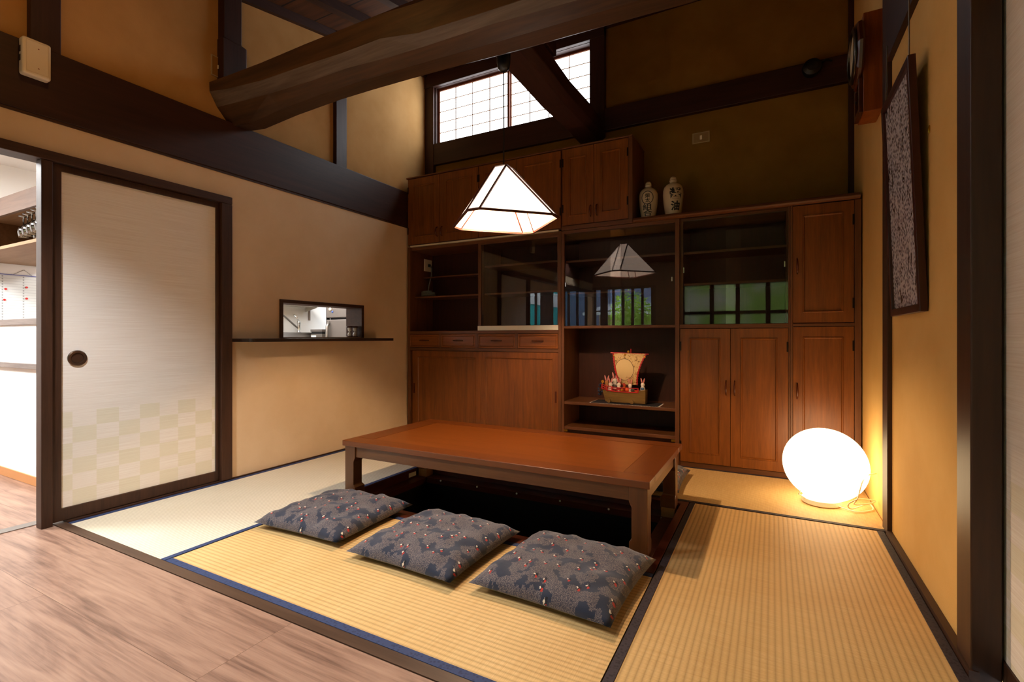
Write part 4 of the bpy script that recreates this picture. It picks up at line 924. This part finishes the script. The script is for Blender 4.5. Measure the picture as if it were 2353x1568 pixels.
for k, (x, y, lab) in enumerate(((-3.40, 3.235, 'small dark wooden sand timer in the hatch, nearer the viewer'), (-3.40, 3.30, 'small dark wooden sand timer in the hatch, against its right jamb'))):
    if tm0 is None:
        tm0 = thing('sand_timer', lab, 'sand timer', (x, y, .9965), 'sand timers in the hatch')
        for z in (.9965, 1.088): 
            mm = MB(); mm.lathe((x, y, z), [(.001, 0), (.028, 0), (.03, .004), (.028, .012), (.001, .012)], 20); mm.build('end_disc', TIM, tm0)
        mm = MB(); mm.lathe((x, y, 1.0085), [(.016, 0), (.019, .014), (.014, .03), (.004, .04), (.014, .05), (.019, .066), (.016, .08)], 18); mm.build('glass_bulbs', plain('timer_glass', '#cfd3d6', .1, 0, .8), tm0, smooth=True)
        for a in (0, 2.1, 4.2):
            mm = MB(); mm.tube([(x + .024 * math.cos(a), y + .024 * math.sin(a), 1.008), (x + .024 * math.cos(a), y + .024 * math.sin(a), 1.089)], .0035, 6); mm.build('post', TIM, tm0)
    else: copy_thing(tm0, (x, y, .9965), lab)

# ---------------------------------------------------------------- kitchen seen through hatch and doorway
struct(bx(-6.0, -5.9, 1.3, 6.1, 0, 2.5).build('wall_kitchen', WHITE), 'white far wall of the kitchen', 'wall')
struct(bx(-5.9, -3.47, 6.0, 6.1, 0, 2.5).build('wall_kitchen_end', WHITE), 'white end wall of the kitchen', 'wall')
CTR = thing('bar_counter', 'white bar counter with grey wood ledges in the kitchen doorway', 'counter', (-4.7, 1.45, 0))
GREYW = wood('grey_counter_wood', '#5f5450', '#857870', 'X', .5, .3)
bx(-5.89, -3.48, 1.387, 1.50, .06, 1.085).build('counter_front', WHITE, CTR)
bx(-5.89, -3.48, 1.375, 1.62, 1.085, 1.125).build('counter_ledge', GREYW, CTR, bev=.002)
bx(-5.89, -3.48, 1.365, 1.387, .785, .82).build('front_rail', GREYW, CTR, bev=.002)
bx(-5.89, -3.48, 1.38, 1.387, .002, .062).build('base_strip', plain('orange_wood', '#c98d57', .5), CTR)
OS = thing('overhead_shelf', 'brown open shelf hanging above the bar counter', 'shelf', (-4.3, 1.6, 1.64))
OSW = wood('shelf_brown_wood', '#6e5038', '#8d6a4c', 'X', .5, .3); OSL = wood('shelf_pale_wood', '#86694f', '#a08366', 'X', .6, .2)
bx(-5.88, -3.48, 1.387, 1.41, 1.885, 2.015).build('fascia', wood('fascia_wood', '#4b372c', '#6a5143', 'X', .45, .4), OS)
bx(-5.88, -3.48, 1.41, 2.0, 1.985, 2.005).build('top_board', OSL, OS)
bx(-5.88, -3.48, 1.387, 2.0, 1.64, 1.662).build('bottom_board', OSL, OS)
bx(-5.88, -3.48, 1.985, 2.0, 1.662, 1.985).build('back_board', OSW, OS)
bx(-5.89, -5.88, 1.41, 1.985, 1.662, 1.985).build('end_board', OSW, OS)
GW = glass('drinking_glass', '#e6ecec', .22); 
wg0 = None
for k in range(12):
    x, y = -4.40 - .105 * (k % 6) - .05 * (k // 6), 1.45 + .10 * (k // 6) + .01 * (k % 6)
    if wg0 is None:
        wg0 = thing('wine_glass', 'clear wine glass hanging upside down under the brown kitchen shelf', 'glass', (x, y, 1.74), 'hanging wine glasses')
        mm = MB(); mm.lathe((x, y, 1.74), [(.026, 0), (.034, .04), (.03, .07), (.012, .09), (.004, .096), (.004, .15), (.030, .158), (.031, .161), (.002, .163), (.002, .10), (.028, .07), (.032, .04), (.024, 0)], 14); mm.build('goblet', GW, wg0, smooth=True)
    else: copy_thing(wg0, (x, y, 1.74))
for k, x in enumerate((-4.33, -4.41)):
    o = bx(x - .022, x + .022, 1.42, 1.47, 1.6625, 1.72).build('tea_tin', BLACK, bev=.003); tag(o, 'small black tin on the brown shelf, ' + ('nearer the doorway post' if k == 0 else 'second from the doorway post'), 'tin', 'black tins on the shelf')
WBm = NT('chart_paper'); tc = WBm.n('ShaderNodeTexCoord'); sp = WBm.n('ShaderNodeSeparateXYZ'); WBm.l(tc.outputs['Object'], sp.inputs[0])
ln = WBm.math('LESS_THAN', WBm.math('FRACT', WBm.math('MULTIPLY', sp.outputs[2], 42)), .12)
tk = WBm.math('MULTIPLY', WBm.math('LESS_THAN', WBm.math('FRACT', WBm.math('MULTIPLY_ADD', sp.outputs[1], 7.4, 10.704)), .07), WBm.math('GREATER_THAN', WBm.math('FRACT', WBm.math('MULTIPLY', sp.outputs[2], 42)), .5))
c = WBm.mix(WBm.math('MULTIPLY', ln, .6), srgb('#dbdfdf'), srgb('#a9adb2')); c = WBm.mix(WBm.math('MULTIPLY', tk, .55), c, srgb('#55565c')); WBm.bsdf(c, .4, 0, .3)
CH = thing('wall_chart', 'white ruled wall chart with red marks above the bar counter', 'chart', (-5.9, 1.75, 1.3))
bx(-5.899, -5.894, 1.45, 2.05, 1.05, 1.545).build('chart_sheet', WBm.m, CH)
bx(-5.899, -5.889, 1.45, 2.05, 1.545, 1.551).build('top_strip', plain('strip_blue', '#5a60a8', .4), CH)
REDM = plain('mark_red', '#c8201c', .5)
for y, z in ((1.68, 1.42), (1.672, 1.325), (1.815, 1.445), (1.815, 1.345)):
    m = MB(); m.lathe((-5.889, y, z), [(.001, -.006), (.009, -.006), (.009, 0), (.001, 0)], 12, 'X'); m.build('red_magnet', REDM, CH)
m = MB(); m.tube([(-5.893, 1.73, 1.553), (-5.897, 1.80, 1.60), (-5.893, 1.85, 1.553)], .0015, 5); m.build('hanging_string', STEEL, CH)

KC = thing('sink_counter', 'stainless kitchen sink counter behind the serving hatch', 'sink', (-5.6, 3.6, 0))
bx(-5.895, -5.36, 2.6, 4.95, .1, 1.045).build('cabinet_body', STEEL, KC)
m = MB(); m.grid(SZ, [-5.895, -5.80, -5.42, -5.35], [2.6, 3.3, 4.15, 4.95], [(-5.80, -5.42, 3.3, 4.15)], 1.045, 1.06); m.build('counter_top', STEEL, KC)
bx(-5.895, -5.36, 2.6, 4.95, 0, .1).build('kick_board', BLACK, KC)
o = thing('faucet', 'chrome kitchen tap with a long curved grey hose', 'tap', (-5.72, 4.53, 1.06))
m = MB(); m.lathe((-5.72, 4.53, 1.0605), [(.001, 0), (.03, 0), (.028, .01), (.022, .02), (.022, .12), (.027, .13), (.022, .16), (.001, .165)], 20); m.build('tap_body', MTUBE, o, smooth=True)
m = MB(); m.tube([(-5.72, 4.52, 1.12), (-5.71, 4.47, 1.15), (-5.70, 4.38, 1.21), (-5.70, 4.30, 1.27), (-5.70, 4.22, 1.315), (-5.70, 4.1, 1.33)], .012, 8); m.build('spout_hose', STEEL, o, smooth=True)
m = MB(); m.tube([(-5.72, 4.53, 1.22), (-5.73, 4.51, 1.26), (-5.75, 4.47, 1.31)], .009, 8); m.build('lever', MTUBE, o, smooth=True)
RK = thing('wall_rack', 'pale wall rack above the kitchen sink', 'rack', (-5.75, 4.3, 1.4))
PALE = plain('rack_pale', '#cfc9bd', .6)
bx(-5.895, -5.66, 3.3, 4.78, 1.425, 1.44).build('rack_board', PALE, RK)
m = MB(); m.loft([[(-5.895, y, 1.36), (-5.895, y, 1.47), (-5.64, y, 1.45), (-5.64, y, 1.42)] for y in (4.78, 4.792)]); m.build('bracket', PALE, RK)
m = MB(); m.tube([(-5.645, 3.3, 1.452), (-5.645, 4.60, 1.452)], .010, 8); m.build('front_rod', plain('rod_grey', '#6e6762', .4, .6), RK)
m = MB(); m.tube([(-5.885, 4.84, 1.24), (-5.885, 4.84, 2.4)], .014, 8); o = m.build('wall_pipe', plain('pipe_tan', '#8a7a70', .5)); tag(o, 'thin upright pipe on the kitchen wall seen through the hatch', 'pipe')
ST = thing('stove_box', 'low grey metal appliance beside the kitchen sink', 'appliance', (-5.2, 4.4, 0))
bx(-5.30, -5.09, 4.38, 4.44, 0, 1.04).build('lower_body', STEEL, ST); bx(-5.30, -5.09, 4.375, 4.445, 1.07, 1.10).build('lid', plain('lid_grey', '#6d6662', .4, .5), ST); bx(-5.295, -5.095, 4.385, 4.44, 1.04, 1.07).build('gap', BLACK, ST)
bx(-5.29, -5.20, 4.377, 4.38, 1.0, 1.022).build('sticker', plain('sticker_pale', '#dfe3df', .5), ST)
FR = thing('refrigerator', 'grey steel refrigerator with curved handle behind the hatch', 'refrigerator', (-4.75, 4.8, 0))
FRG = plain('fridge_steel', '#77706b', .4, .4)
bx(-5.10, -4.42, 4.52, 5.15, .02, 1.85).build('cabinet_body', plain('fridge_side', '#2b2a2c', .5), FR)
bx(-5.105, -4.415, 4.46, 4.52, .06, 1.225).build('lower_door', FRG, FR, bev=.008)
bx(-5.105, -4.415, 4.46, 4.52, 1.25, 1.84).build('upper_door', FRG, FR, bev=.008)
bx(-5.12, -5.105, 4.47, 4.52, .06, 1.84).build('edge_strip', BLACK, FR)
m = MB(); m.tube([(-5.05, 4.46, 1.20), (-5.045, 4.42, 1.14), (-5.04, 4.405, .95), (-5.045, 4.42, .7), (-5.05, 4.46, .62)], .017, 8); m.build('door_handle', STEEL, FR, smooth=True)
m = MB(); m.ball((-5.03, 4.455, 1.36), .026, .008, .022, 10, 8); m.build('magnet', IVORY, FR, smooth=True)
m = MB(); m.ball((-4.99, 4.455, 1.325), .014, .006, .014, 10, 8); m.build('magnet', plain('magnet_blue', '#3f63b0', .4), FR, smooth=True)
for o in list(bpy.data.objects):
    if o.type == 'MESH' and len(o.data.polygons) == 0: bpy.data.objects.remove(o)
